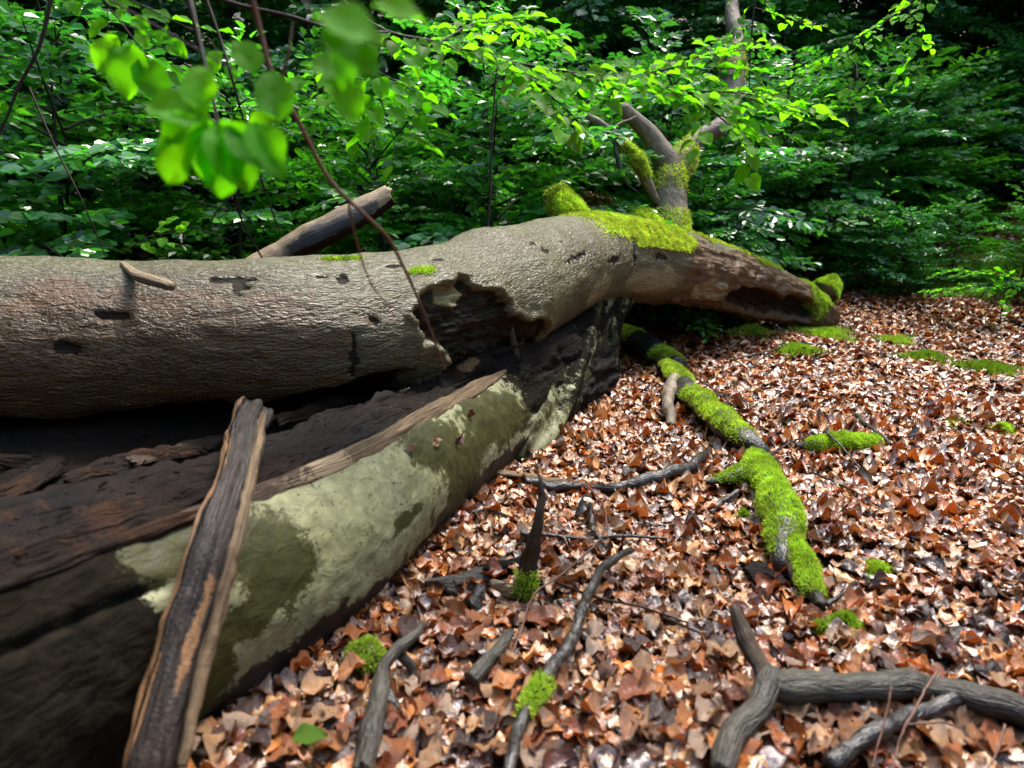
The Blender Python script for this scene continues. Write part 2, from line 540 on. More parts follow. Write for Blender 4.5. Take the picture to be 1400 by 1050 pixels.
# masks: red algae, green dark wet bark with shade painted in at the near end, blue darker towards the ground and far end
mr = low.blob(375, 765, .12, .15, 2, .7, 7)
mr = np.maximum(mr, low.blob(345, 840, .12, .07, 3, .6, 7))
mr = np.maximum(mr, low.blob(300, 900, .06, .14, 12, .6, 7))
mr = np.maximum(mr, low.blob(600, 600, .26, .14, 4, .9, 8))
mr = np.maximum(mr, low.blob(640, 640, .26, .16, 5, .9, 9)*.95)
mr = np.maximum(mr, low.blob(690, 570, .45, .16, 6, .8, 8))
mr = np.maximum(mr, low.blob(560, 710, .14, .03, 16, 1.0, 12))
mr = np.maximum(mr, low.blob(200, 760, .25, .1, 5, .6, 6))
s_dark = low.find(268, 850)[0]
mg = sstep(.10, -.12, low.s-s_dark+.10*fbm(low.tc*6, 4, 8)+.12*sstep(2.0, .9, low.th)-.03)*.95
mg = mg*(1-sstep(.5, .62, low.blob(232, 752, .10, .06, 21, .5, 8)))
dth = low.find(640, 690)[1]
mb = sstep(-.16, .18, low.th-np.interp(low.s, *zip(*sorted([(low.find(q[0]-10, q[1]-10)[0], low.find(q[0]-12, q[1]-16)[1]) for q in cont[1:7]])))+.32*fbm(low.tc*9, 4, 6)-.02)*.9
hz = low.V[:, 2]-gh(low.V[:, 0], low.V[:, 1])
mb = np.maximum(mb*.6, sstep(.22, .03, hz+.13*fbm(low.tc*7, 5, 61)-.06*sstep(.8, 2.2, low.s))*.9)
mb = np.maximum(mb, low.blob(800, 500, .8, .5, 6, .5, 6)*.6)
low.V += low.N*(-.012*sstep(.45, .55, mr)*0 + .004*fbm(low.tc*30, 3, 2) + .010*fbm(low.tc*9, 3, 12))[:, None]
# long crack on the dark near part
s1, t1, _ = low.find(230, 800); s0, t0, _ = low.find(5, 885)
tl = np.interp(low.s, [s0, s1], [t0, t1])
crk = np.exp(-((low.th-tl+.02*fbm(low.tc*12, 2, 3))/.025)**2)*sstep(s1+.05, s1-.1, low.s)
low.V -= low.N*(crk*.03)[:, None]
mg = np.maximum(mg, crk*.9)
s_e = low.find(705, 590)[0]
mg = np.maximum(mg, sstep(-.05, .5, low.s-s_e+.4*fbm(low.tc*np.array([3, 9, 9]), 4, 71))*.8)
low.V -= low.N*(sstep(s_e, s_e+1.2, low.s)*.09+.02*sstep(s_e, s_e+.3, low.s)*fbm(low.tc*np.array([3, 16, 16]), 4, 72))[:, None]
logL = empty('split_log', (axis[3][0], axis[3][1], 0), 'pale grey green beech log lying low on the litter, its upper shell split open', 'log')
oL = axis[3]*[1, 1, 0]
link('bark_shell', low.mesh('bark_shell', M['lower_bark'], oL, np.column_stack([mr, mg, mb]), keep, caps=False), logL)
core = Tube(axis, lr*.80, 260, 110, seed=5, lump=.22, lumpf=3.0)
core.V += core.N*(.06*fbm(core.tc*np.array([2.2, 17, 17]), 5, 3)+.03*fbm(core.tc*np.array([6, 50, 50]), 3, 5)+.012*fbm(core.tc*40, 2, 6))[:, None]
core.V[:, 2] += .05*sstep(.2, .9, np.cos(core.th))
core.V[:, 2] -= .03
link('heartwood', core.mesh('heartwood', M['rotten'], oL, np.column_stack([core.blob(120, 690, .4, .2, 3, .8, 9)*.55, core.s*0, core.s*0])), logL)
def chunks(name, p, n, lmin, lmax, mat, origin, parent, cols=None):
    k = len(p)
    bx_ = np.array([(-.5, -.12, -.05), (.5, -.07, -.04), (.42, .1, -.05), (-.45, .12, -.04), (-.4, -.08, .06), (.36, -.06, .05), (.5, .06, .04), (-.5, .08, .06)])
    bf = np.array([(0, 3, 2, 1), (4, 5, 6, 7), (0, 1, 5, 4), (1, 2, 6, 5), (2, 3, 7, 6), (3, 0, 4, 7)])
    d = nrm(np.array([.45, .85, 0])+rng.normal(0, .35, (k, 3)))
    me = merge(bx_, bf, p+n*.012, frame(d, n+rng.normal(0, .4, (k, 3))), rng.uniform(lmin, lmax, k)[:, None]*np.array([1, 1, 1]), np.column_stack([rng.random(k)*.45, rng.random(k)*1.1, (rng.random(k) < .03)*.7]), name, mat, origin, False)
    me.attributes.new('tc', 'FLOAT_VECTOR', 'POINT').data.foreach_set('vector', (np.tile(bx_, (k, 1))*.1+np.repeat(p, 8, 0)).astype(np.float32).ravel())
    o = link(name, me, parent); o['kind'] = 'stuff'
    return o
cF = core.faces(); wc = sstep(.15, .45, np.cos(core.th+.2))*(core.s < core.find(600, 540)[0]+.2)
pc, ncn = sample_surface(core.V, cF, wc, 300)
ncn = ncn*np.sign(ncn[:, 2:3]+1e-6)
chunks('wood_crumbs', pc, ncn, .006, .03, M['rotten'], oL, logL)
# the plank-like broken rim
rp = []
for q in rimpx:
    s_, t_, r_ = low.find(*q)
    k = np.argmin((low.s-s_)**2+(low.th-t_)**2)
    rp.append(low.V[k]+low.N[k]*.012)
rp = np.array(rp)
for (a0, a1, wd, nm, sd, fl) in ((4, 11, .036, 'M', 1, .35), (0, 5, .018, 'D', 2, .7)):
    pts = rp[a0:a1+1]+np.array([0, 0, -.01])
    t = Tube(pts, np.r_[.012, np.linspace(.6, 1.1, len(pts)-2)*wd, .012], 170, 26, flat=fl, ref=(.55, -.75, .45), seed=sd, lump=.35, lumpf=1.1)
    t.V += t.N*(.010*fbm(t.tc*np.array([4, 60, 60]), 3, 6))[:, None]
    mk = np.column_stack([t.blob(300, 690, .3, .2, 3), t.s*0, t.blob(430, 640, .15, .1, 3)])
    link('splintered_rim', t.mesh('splintered_rim', M['split_wood'] if nm == 'M' else M['rotten'], oL, mk), logL)

# ------------------------------------------------------------------ upper fallen trunk
us = [(-330, 470, 2.45, .325), (-150, 470, 2.5, .325), (0, 470, 2.6, .327), (200, 467, 2.8, .33), (400, 457, 3.0, .335), (560, 438, 3.4, .345), (640, 415, 3.85, .36),
      (700, 392, 4.3, .37), (800, 357, 5.2, .345), (900, 362, 5.95, .335), (960, 374, 6.35, .31), (1020, 392, 6.8, .29), (1075, 410, 7.1, .25), (1118, 430, 7.35, .19), (1128, 440, 7.45, .13)]
up = Tube([P(*q[:3]) for q in us], [q[3] for q in us], 560, 220, seed=1, lump=.035, lumpf=1.6)
uo = P(560, 600, 3.4)*[1, 1, 0]
cav = up.blob(655, 440, .30, .20, 3, .55, 9)
cav = np.maximum(cav, up.blob(690, 480, .24, .22, 4, .3, 7))
cav = np.maximum(cav, up.blob(615, 410, .16, .10, 5, .4, 8))
cav = np.maximum(cav, up.blob(700, 500, .26, .30, 6, .4, 7))
cav = np.maximum(cav, up.blob(650, 500, .26, .22, 16, .4, 7))
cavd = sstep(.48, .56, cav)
# broken lower edge at the left and the hollow far end
s_l, t_l, _ = up.find(300, 570)
def ulow(spec):
    a = np.array([up.find(*q)[:2] for q in spec]); a = a[np.argsort(a[:, 0])]
    return np.interp(up.s, a[:, 0], a[:, 1])
edge_th = ulow([(5, 572), (100, 574), (200, 562), (300, 552), (345, 560), (400, 545), (500, 522), (560, 505)])
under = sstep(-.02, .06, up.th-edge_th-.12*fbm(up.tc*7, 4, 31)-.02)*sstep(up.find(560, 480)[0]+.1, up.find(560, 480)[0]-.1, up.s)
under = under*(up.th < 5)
s_f = up.find(935, 370)[0]
rott = sstep(-.08, .15, up.s-s_f+.25*fbm(up.tc*3, 4, 41)-.25*sstep(1.2, .6, up.th))*sstep(.55, .8, up.th+.3*fbm(up.tc*4, 3, 4))*(up.th < 4.5)
hollow = np.maximum(up.blob(1040, 420, .55, .17, 9, .25, 5), up.blob(1090, 425, .3, .15, 9, .25, 5))
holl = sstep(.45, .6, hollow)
disp = -.075*cavd*(1+.5*fbm(up.tc*6, 3, 2)) + .04*cavd*fbm(up.tc*np.array([9, 24, 24]), 5, 5) + .02*cavd*fbm(up.tc*45, 3, 5)
disp += -.07*under + .02*under*fbm(up.tc*np.array([5, 25, 25]), 4, 5)
disp += -.13*holl + .03*rott*fbm(up.tc*np.array([4, 18, 18]), 4, 6) + .03*rott*fbm(up.tc*7, 4, 66)
disp += .006*fbm(up.tc*np.array([9, 30, 30]), 3, 15)*(1-cavd) + .012*fbm(up.tc*5, 3, 16)
disp += .010*sstep(.38, .47, cav)*(1-cavd)*(1+2*fbm(up.tc*14, 3, 8))
# swelling and crease at the fork
disp += .03*np.exp(-((up.s-up.find(745, 380)[0])/.22)**2)
pale = up.blob(890, 385, .42, .12, 7, .35, 6)*1.0
pale = np.maximum(pale, up.blob(820, 400, .2, .1, 8, .35, 6))
opat = up.blob(968, 400, .26, .11, 8, .6, 7)
pale = np.maximum(pale, opat)
# bark flakes: small dark ragged holes
flk = np.zeros(len(up.s))
for i, (x_, y_, a_, b_) in enumerate([(312, 378, .030, .009), (325, 386, .012, .018), (440, 375, .012, .005), (470, 378, .010, .012), (485, 490, .007, .035), (515, 440, .009, .01),
                                      (725, 335, .03, .008), (745, 345, .02, .012), (790, 352, .07, .009), (840, 356, .06, .012), (870, 352, .012, .03), (905, 352, .05, .012),
                                      (540, 362, .02, .008), (770, 330, .016, .006), (600, 352, .02, .006), (160, 430, .03, .008), (90, 480, .02, .01)]):
    flk = np.maximum(flk, up.blob(x_, y_, a_*2, b_*2, 50+i, 1.2, 34))
disp += -.010*sstep(.42, .6, flk)
up.V += up.N*disp[:, None]
brown = np.maximum(np.maximum(up.blob(150, 480, .9, .22, 14, .9, 4), up.blob(-50, 520, .7, .28, 14, .8, 4)), up.blob(420, 475, .16, .05, 15, .6, 8))
pedge = np.exp(-((pale-.485)/.03)**2)*.55*sstep(-.2, .3, fbm(up.tc*5, 3, 90))
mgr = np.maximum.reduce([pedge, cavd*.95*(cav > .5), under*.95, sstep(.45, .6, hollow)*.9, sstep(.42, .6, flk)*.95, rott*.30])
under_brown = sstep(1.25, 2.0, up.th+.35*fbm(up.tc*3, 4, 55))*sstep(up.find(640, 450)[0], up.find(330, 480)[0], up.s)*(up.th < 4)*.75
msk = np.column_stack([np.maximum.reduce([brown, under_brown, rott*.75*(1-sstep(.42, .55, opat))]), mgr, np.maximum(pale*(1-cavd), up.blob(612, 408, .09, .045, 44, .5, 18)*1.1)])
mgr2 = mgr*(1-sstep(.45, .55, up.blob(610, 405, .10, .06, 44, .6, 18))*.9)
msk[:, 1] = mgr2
trunk = empty('fallen_trunk', tuple(uo), 'huge grey fallen beech trunk arching across the picture, a rotten cavity in its side', 'fallen tree')
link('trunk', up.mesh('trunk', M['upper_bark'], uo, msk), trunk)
upperV, upperF = up.V, up.faces()

# dark rotten wall between the two logs
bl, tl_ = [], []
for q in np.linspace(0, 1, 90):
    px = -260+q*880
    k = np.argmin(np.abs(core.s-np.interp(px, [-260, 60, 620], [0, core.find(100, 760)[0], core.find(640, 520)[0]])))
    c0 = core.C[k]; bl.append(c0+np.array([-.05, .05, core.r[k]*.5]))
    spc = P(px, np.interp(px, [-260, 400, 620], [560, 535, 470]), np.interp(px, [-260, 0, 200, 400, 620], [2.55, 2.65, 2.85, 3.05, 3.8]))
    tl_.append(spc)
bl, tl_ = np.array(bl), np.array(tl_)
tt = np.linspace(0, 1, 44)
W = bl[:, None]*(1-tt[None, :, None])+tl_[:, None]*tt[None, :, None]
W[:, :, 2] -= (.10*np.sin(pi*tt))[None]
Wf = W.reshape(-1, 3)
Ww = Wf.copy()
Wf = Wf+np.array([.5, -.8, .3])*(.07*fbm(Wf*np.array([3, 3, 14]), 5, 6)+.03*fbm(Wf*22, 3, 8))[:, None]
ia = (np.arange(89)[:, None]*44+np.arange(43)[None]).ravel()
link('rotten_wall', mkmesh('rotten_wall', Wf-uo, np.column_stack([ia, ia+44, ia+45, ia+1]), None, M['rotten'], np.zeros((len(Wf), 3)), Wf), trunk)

kk = rng.integers(0, len(Wf), 120)
chunks('wood_crumbs', Wf[kk]+rng.normal(0, .015, (120, 3)), np.tile([[.3, -.8, .4]], (120, 1)), .01, .04, M['rotten'], uo, trunk)
# fluted fork collar under the trunk
for i, (pp, rr, fl) in enumerate([([P(800, 410, 5.35), P(785, 455, 5.05), P(758, 520, 4.45), P(720, 590, 3.9), P(695, 640, 3.65)], [.24, .22, .20, .17, .10], 1),
                                  ([P(825, 410, 5.5), P(822, 450, 5.3), P(822, 500, 5.25), P(820, 530, 5.25)], [.22, .15, .13, .16], 1)]):
    t = Tube(pp, rr, 130, 90, seed=30+i, lump=.10, lumpf=2)
    t.V += t.N*(.030*np.sin(t.th*7+2*fbm(t.tc*4, 2, 4)+t.s*3)*.6+.02*fbm(t.tc*np.array([3, 14, 14]), 3, 7))[:, None]
    m_ = np.column_stack([.62*np.ones(len(t.s))-.35*sstep(-.2, .5, fbm(t.tc*6, 3, 8)), .56+.4*fbm(t.tc*np.array([3, 16, 16]), 3, 9), t.s*0+.2])
    m_[:, 1] -= .25*t.blob(740, 570, .25, .2, 4)
    link('fork_collar', t.mesh('fork_collar', M['lower_bark'], uo, m_), trunk)

for i, (pp, rr) in enumerate([([P(540, 560, 3.35), P(600, 530, 3.5), P(660, 510, 3.75), P(720, 500, 4.1), P(770, 470, 4.6)], [.05, .10, .13, .15, .14]),
                              ([P(600, 470, 3.6), P(590, 520, 3.4), P(575, 560, 3.2)], [.06, .05, .03]), ([P(690, 450, 4.0), P(705, 500, 3.85), P(700, 545, 3.65)], [.08, .08, .04])]):
    t = Tube(pp, rr, 110, 60, seed=130+i, lump=.3, lumpf=2.4, ragged=.03)
    t.V += t.N*(.03*fbm(t.tc*np.array([8, 26, 26]), 4, 6)+.012*fbm(t.tc*60, 2, 7))[:, None]
    link('rotten_wood', t.mesh('rotten_wood', M['rotten'], uo, np.column_stack([t.blob(620, 520, .1, .1, 3, .9, 12), t.s*0, t.blob(640, 500, .06, .03, 3, .9, 14)])), trunk)
# long torn layers of wood between the two logs
lay = [((-60, 775), (130, 712), 1.50, .022, 'rotten'), ((20, 752), (240, 690), 1.62, .026, 'split_dark'), ((-40, 715), (170, 668), 1.75, .03, 'rotten'), ((60, 700), (290, 650), 1.85, .028, 'split_dark'),
       ((-60, 672), (120, 640), 1.95, .04, 'rotten'), ((90, 655), (300, 622), 2.05, .035, 'rotten'), ((-40, 632), (200, 612), 2.2, .04, 'rotten'), ((180, 630), (330, 598), 2.25, .03, 'split_dark'),
       ((350, 625), (470, 580), 2.25, .022, 'split_dark'), ((380, 600), (540, 545), 2.45, .026, 'rotten'), ((360, 640), (500, 592), 2.15, .018, 'split_wood'), ((420, 590), (560, 540), 2.6, .03, 'split_dark'), ((380, 575), (520, 530), 2.65, .04, 'rotten')]
for i, (a_, b_, d_, r_, m_) in enumerate(lay):
    A, B = P(*a_, d_), P(*b_, d_*1.28)
    t = Tube([A, A*.66+B*.34+rng.normal(0, .012, 3), A*.33+B*.67+rng.normal(0, .012, 3), B], [r_*.5, r_, r_*.9, r_*.12], 110, 26, flat=.4, ref=(.35, -.7, .6), seed=160+i, lump=.5, lumpf=1.2, ragged=.03, kink=1.0)
    t.V += t.N*(.012*fbm(t.tc*np.array([5, 60, 60]), 4, 6))[:, None]
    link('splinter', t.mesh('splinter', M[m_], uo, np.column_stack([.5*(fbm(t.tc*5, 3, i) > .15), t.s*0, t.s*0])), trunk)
# splinters of wood in the cavity and on the rim
spl = [((590, 372), (640, 362), 3.52, .012, 'old_wood'), ((585, 395), (640, 385), 3.5, .014, 'old_wood'), ((600, 430), (660, 395), 3.52, .018, 'wet_stick'), ((640, 385), (720, 385), 3.75, .02, 'wet_stick'),
       ((615, 432), (622, 475), 3.45, .012, 'split_wood'), ((560, 490), (575, 545), 3.15, .035, 'grey_stick'), ((585, 470), (600, 540), 3.3, .03, 'limb'), ((480, 585), (560, 530), 2.95, .018, 'split_wood'),
       ((500, 600), (548, 555), 2.9, .02, 'split_wood'), ((430, 610), (520, 570), 2.8, .015, 'split_wood'), ((640, 400), (712, 440), 3.75, .02, 'rotten'), ((625, 500), (715, 470), 3.6, .022, 'rotten'),
       ((690, 420), (716, 520), 3.75, .022, 'wet_stick'), ((560, 560), (640, 520), 3.2, .02, 'rotten')]
for i, (a_, b_, d_, r_, m_) in enumerate(spl):
    A, B = P(*a_, d_), P(*b_, d_+.06)
    mid = (A+B)/2+rng.normal(0, .006, 3)
    t = Tube([A, mid, B], [r_*.7, r_, r_*.2], 36, 12, flat=.5, ref=(.1, -1, .3), seed=60+i, lump=.4, lumpf=1)
    link('splinter', t.mesh('splinter', M[m_], uo), trunk)

# ------------------------------------------------------------------ moss builder
BLADE = (np.array([(0, -.5, 0), (0, .5, 0), (.55, .3, 0), (1, 0, .0)]), np.array([(0, 1, 3), (1, 2, 3)]))
BLADE = (np.array([(0, -.5, 0), (0, .5, 0), (1, 0, 0)]), np.array([(0, 1, 2)]))
def moss_cols(n, bright=1.0):
    base = np.array([.35, .64, .06])*bright
    v = rng.normal(1, .28, (n, 1)).clip(.35, 1.8)
    hue = rng.random((n, 1))
    c = base*v*(1+hue*np.array([.30, .0, -.1]))
    return np.clip(c, .005, .6)
def moss_mesh(name, p, n, length, width, origin, bright=1.0, lift=0.0, lift_noise=0.0):
    k = len(p)
    out = nrm(n*1.0+rng.normal(0, .55, (k, 3))+np.array([0, 0, .15]))
    pp = p+n*(lift+lift_noise*1.4*np.abs(fbm(p*16, 3, 3)))[:, None] if lift_noise else p+n*lift
    side = nrm(rng.normal(0, 1, (k, 3)))
    Rm = frame(out, side)
    return merge(BLADE[0], BLADE[1], pp, Rm, np.column_stack([length*rng.uniform(.5, 1.3, k), width*rng.uniform(.6, 1.3, k), np.ones(k)]), moss_cols(k, bright)*(1+.55*fbm(p*22, 3, 8))[:, None]*np.where(fbm(p*7, 2, 8) > .1, 1.1, .85)[:, None], name, M['moss'], origin, False)

def moss_on(tube, weight, n, length, width, origin, parent, bright=1., skin=True, lift=.004, name='moss'):
    F = tube.faces(); N = nrm(np.cross(tube.V[F[:, 2]]-tube.V[F[:, 0]], tube.V[F[:, 3]]-tube.V[F[:, 1]]))
    p, nn = sample_surface(tube.V, F, weight, n)
    # outward orientation
    ctr = tube.C[::tube.m]
    k = np.argmin(((p[:, None, :]-ctr[None, ::4])**2).sum(-1), 1)
    sg = np.sign(((p-ctr[::4][k])*nn).sum(1)); nn = nn*sg[:, None]
    o = link(name, moss_mesh(name, p, nn, length, width, origin, bright, lift, .02 if skin else 0), parent)
    o['kind'] = 'stuff'
    return o

# moss along the top of the trunk
tops = np.cos(up.th)
sA, sB, sC = up.find(820, 305)[0], up.find(950, 335)[0], up.find(1060, 372)[0]
wm = sstep(sA-.15, sA+.35, up.s)*(sstep(.62, .85, tops+.45*fbm(up.tc*6, 4, 77)-.22*sstep(sB-.1, sB+.2, up.s)))*sstep(sC+.35, sC, up.s)
wm = np.where((up.th > .0) & (up.th < 1.25) & (np.abs(up.s-up.find(910, 330)[0]) < .55), np.maximum(wm, sstep(.40, .52, up.blob(905, 328, .42, .20, 78, 1.0, 9))), wm)
moss_on(up, wm, 46000, .022, .008, uo, trunk, 1.25, True, .0)
wm2 = np.maximum(up.blob(1120, 395, .2, .3, 79, .3, 6), 0)
moss_on(up, sstep(.4, .6, wm2), 6000, .02, .007, uo, trunk, .9, True, .0)
wm3 = np.maximum(up.blob(578, 368, .07, .02, 80, .4, 12), up.blob(468, 352, .08, .015, 80, .4, 12))
moss_on(up, sstep(.45, .55, wm3), 900, .016, .005, uo, trunk, .9, False, .0)

def limb(pts, rad, mat, moss=None, parent=trunk, origin=uo, n=80, m=28, name='limb', seed=0, bright=1.1, ragged=.03, lump=.14):
    t = Tube(pts, rad, n, m, seed=seed, lump=lump, lumpf=1.6, ragged=ragged, kink=.5)
    o = link(name, t.mesh(name, M[mat], origin), parent)
    if moss:
        wsum = np.zeros(len(t.s))
        for f0, f1, c0, amt in moss:
            q = t.s/t.L
            wsum = np.maximum(wsum, amt*sstep(f0-.04, f0+.04, q+.06*fbm(t.tc*9, 3, seed))*sstep(f1+.04, f1-.04, q+.06*fbm(t.tc*9, 3, seed+1))*sstep(c0-.15, c0+.25, np.cos(t.th)+.35*fbm(t.tc*8, 3, seed+2)))
        moss_on(t, wsum, int(9000*sum(max(.1, f[1]-f[0]) for f in moss)), .03, .008, origin, parent, bright, True, .0)
    return t
limb([P(918, 335, 6.0), P(917, 300, 6.1), P(914, 262, 6.15), P(912, 235, 6.2), P(898, 205, 6.2), P(878, 178, 6.15), P(850, 150, 6.1)], [.19, .155, .135, .13, .10, .078, .055], 'limb', [(.0, .18, -.6, 1), (.35, .5, .1, .8)], seed=11)
limb([P(920, 250, 6.2), P(935, 215, 6.3), P(955, 190, 6.4), P(985, 172, 6.5), P(1000, 140, 6.7), P(1003, 95, 6.9), P(1010, 60, 7.0), P(1000, 10, 7.2), P(1005, -60, 7.4)], [.11, .11, .09, .08, .075, .12, .08, .07, .065], 'limb', [(.0, .14, -.6, 1), (.5, .62, .1, .7)], seed=12)
limb([P(905, 285, 6.05), P(888, 255, 6.0), P(872, 225, 5.95), P(840, 185, 5.9), P(805, 157, 5.85)], [.03, .045, .055, .04, .028], 'limb', [(.3, .62, -.6, 1)], seed=13)
limb([P(838, 180, 5.92), P(846, 170, 5.95), P(868, 160, 6.0)], [.014, .012, .006], 'limb', seed=14, n=20, m=8)
limb([P(840, 190, 5.9), P(845, 220, 5.88), P(855, 248, 5.9), P(872, 262, 5.95)], [.02, .02, .016, .008], 'wet_stick', seed=15, n=30, m=8)
limb([P(785, 325, 5.3), P(775, 300, 5.35), P(762, 280, 5.4), P(752, 262, 5.4)], [.13, .12, .10, .09], 'limb', [(.0, 1.1, -.4, 1)], seed=16, bright=1.05)
limb([P(880, 330, 5.9), P(868, 305, 6.0), P(862, 292, 6.05)], [.18, .17, .10], 'limb', [(.0, 1.1, -1.2, 1)], seed=17, bright=1.0, name='burl')
limb([P(1128, 400, 7.5), P(1138, 388, 7.55), P(1140, 378, 7.6)], [.12, .10, .05], 'limb', [(.0, 1.1, -1.2, 1)], seed=18, bright=.9, name='burl')
limb([P(168, 362, 2.62), P(195, 380, 2.5), P(235, 392, 2.48)], [.012, .02, .017], 'old_wood', seed=19, n=30, m=12, name='snapped_twig', ragged=.004)

# ------------------------------------------------------------------ leaning board and broken log behind
bp = [P(352, 560, 2.14), P(339, 585, 2.0), P(322, 645, 1.76), P(296, 730, 1.57), P(262, 840, 1.45), P(228, 950, 1.36), P(200, 1060, 1.29), P(182, 1130, 1.26)]
bw = [.056, .054, .051, .048, .046, .046, .046, .046]
bo = bp[-1].copy()
bd = empty('leaning_board', tuple(bo), 'dark splintered board leaning from the litter up against the fallen trunk', 'board')
t = Tube(bp, bw, 220, 72, flat=.48, ref=(.35, -.8, .35), seed=21, lump=.24, lumpf=1.3, ragged=.03, kink=.25)
t.V += t.N*(.006*fbm(t.tc*np.array([3, 60, 60]), 4, 3)+.004*fbm(t.tc*np.array([12, 30, 30]), 3, 4))[:, None]
tx = np.sin(t.th)
t.V += t.N*(-.010*sstep(.35, .6, fbm(t.tc*np.array([2.5, 18, 18]), 3, 33)+.3))[:, None]
mr_ = sstep(.65, .95, tx+.25*fbm(t.tc*np.array([3, 30, 30]), 3, 5))*.95
mr_ = np.maximum(mr_, .9*t.blob(266, 860, .13, .014, 5, .9, 16))
gl = sstep(.12, .02, np.abs(tx-.80))*.9
link('board', t.mesh('board', M['board'], bo, np.column_stack([mr_*(1-gl*.5), gl*.7, np.zeros(len(tx))])), bd)
t2 = Tube([P(360, 566, 2.08), P(350, 620, 1.84), P(328, 720, 1.56), P(300, 830, 1.44), P(274, 930, 1.36), P(248, 1050, 1.28)], [.010, .013, .014, .016, .014, .01], 120, 12, seed=22, lump=.35)
link('splinter', t2.mesh('splinter', M['split_wood'], bo), bd)

lb = [P(300, 402, 3.75), P(375, 358, 3.85), P(460, 310, 3.95), P(532, 266, 4.05)]
lo_ = lb[0]*[1, 1, 0]
bl_ = empty('broken_limb', tuple(lo_), 'bare weathered log with a snapped end sticking up behind the grey trunk', 'log')
t = Tube(lb, [.085, .085, .083, .078], 130, 44, seed=23, lump=.14, lumpf=1.5, ragged=.035, kink=.25)
m_ = np.column_stack([t.blob(450, 318, .25, .05, 3, .7, 10), sstep(.1, .5, -np.cos(t.th)+.3*fbm(t.tc*6, 3, 3))*.8, t.s*0])
link('wood', t.mesh('wood', M['old_wood'], lo_, m_), bl_)

# ------------------------------------------------------------------ sticks and branches on the litter
def stick(name, label, cat, px, rad, mat, group=None, moss=None, extra=(), n=60, m=12, ragged=.01, hs=None, lump=.16, bright=1.0, flat=1.0, mask=None):
    pts = [G(q[0], q[1], (q[2] if len(q) > 2 else .02)) for q in px]
    pts = [q_+np.array([0, 0, .018]) for q_ in pts]
    o0 = pts[0].copy(); o0[2] = float(gh(o0[0], o0[1]))
    r0 = empty(name, tuple(o0), label, cat, group)
    sd = int(abs(px[0][0]*3+px[0][1])) % 997
    t = Tube(pts, rad, n, m, seed=sd, lump=lump, lumpf=1.3, ragged=ragged, flat=flat, kink=.9)
    mk = None
    if mask: mk = mask(t)
    link('stem', t.mesh('stem', M[mat], o0, mk), r0)
    if moss:
        for (f0, f1, c0, cnt) in moss:
            q = t.s/t.L
            wgt = sstep(f0-.02, f0+.02, q+.03*fbm(t.tc*14, 3, 1))*sstep(f1+.02, f1-.02, q+.03*fbm(t.tc*14, 3, 2))*sstep(c0-.1, c0+.2, np.cos(t.th)+.3*fbm(t.tc*9, 3, 3))
            moss_on(t, wgt, cnt, .015, .0042, o0, r0, bright, True, .001)
    for ex in extra:
        ep, er, em = ex[:3]
        pts2 = [G(q[0], q[1], (q[2] if len(q) > 2 else .02))+np.array([0, 0, .018]) for q in ep]
        t2 = Tube(pts2, er, 40, 10 if max(er) < .03 else 22, seed=sd+5, lump=lump, lumpf=1.3, ragged=ragged*.7, kink=1.0)
        link('side_branch', t2.mesh('side_branch', M[em], o0), r0)
        if len(ex) > 3:
            wgt = sstep(-.25, .2, np.cos(t2.th)+.45*fbm(t2.tc*9, 3, 3))*sstep(.97, .80, t2.s/t2.L+.15*fbm(t2.tc*12, 3, 4))
            moss_on(t2, wgt, ex[3], .015, .004, o0, r0, bright*.9, True, .001)
    return r0, t

stick('mossy_branch', 'kinked branch padded with bright moss lying down the middle of the litter', 'branch',
      [(906, 496, .10), (925, 520, .11), (950, 548, .10), (985, 582, .09), (1018, 602, .09), (1046, 618, .07), (1052, 626, .05)],
      [.050, .068, .072, .072, .064, .046, .02], 'wet_stick', moss=[(.10, .46, .15, 9000), (.56, .93, .05, 9500)], n=150, m=44, ragged=.04, lump=.24,
      extra=[([(1024, 628, .05), (1042, 645, .08), (1058, 672, .08), (1066, 705, .08), (1070, 740, .07), (1068, 768, .05), (1060, 782, .03)], [.030, .052, .066, .070, .064, .045, .02], 'wet_stick', 17000),
             ([(1045, 640, .07), (1012, 652, .07), (965, 664, .05)], [.045, .036, .012], 'wet_stick', 3500),
             ([(925, 520, .12), (914, 545, .10), (916, 585, .03)], [.05, .045, .03], 'limb'),
             ([(1010, 676, .03), (985, 692, .025), (970, 705, .02)], [.012, .012, .008], 'wet_stick'),
             ([(1072, 745, .05), (1086, 775, .055), (1096, 808, .03)], [.03, .034, .014], 'split_dark'),
             ([(1075, 738, .07), (1094, 765, .07), (1106, 795, .06), (1120, 838, .03)], [.02, .030, .030, .018], 'grey_stick', 5500)], bright=1.05)
stick('mossy_branch', 'short dark log tip capped with moss at the shaded foot of the trunk', 'branch',
      [(848, 468, .09), (872, 474, .10), (900, 486, .09), (925, 500, .06)], [.09, .11, .12, .09], 'wet_stick', moss=[(.0, .28, .3, 2500), (.62, .95, .1, 5000)], n=70, m=30, ragged=.02)
stick('mossy_branch', 'short moss covered branch piece lying right of the long mossy branch', 'branch',
      [(1088, 612, .03), (1120, 612, .035), (1160, 612, .035), (1202, 606, .03)], [.02, .045, .055, .022], 'wet_stick', moss=[(.12, .98, -.2, 12000)], n=60, m=24, bright=.95)
stick('wet_branch', 'forked wet black branch lying toward the camera with a moss tuft near its end', 'branch',
      [(865, 757, .07), (822, 786, .07), (800, 840, .07), (775, 890, .065), (742, 940, .06), (718, 985, .06), (698, 1050, .055), (690, 1090, .05)], [.012, .016, .017, .018, .019, .017, .014, .012], 'wet_stick', moss=[(.70, .80, -.6, 1500)], n=110, m=14)
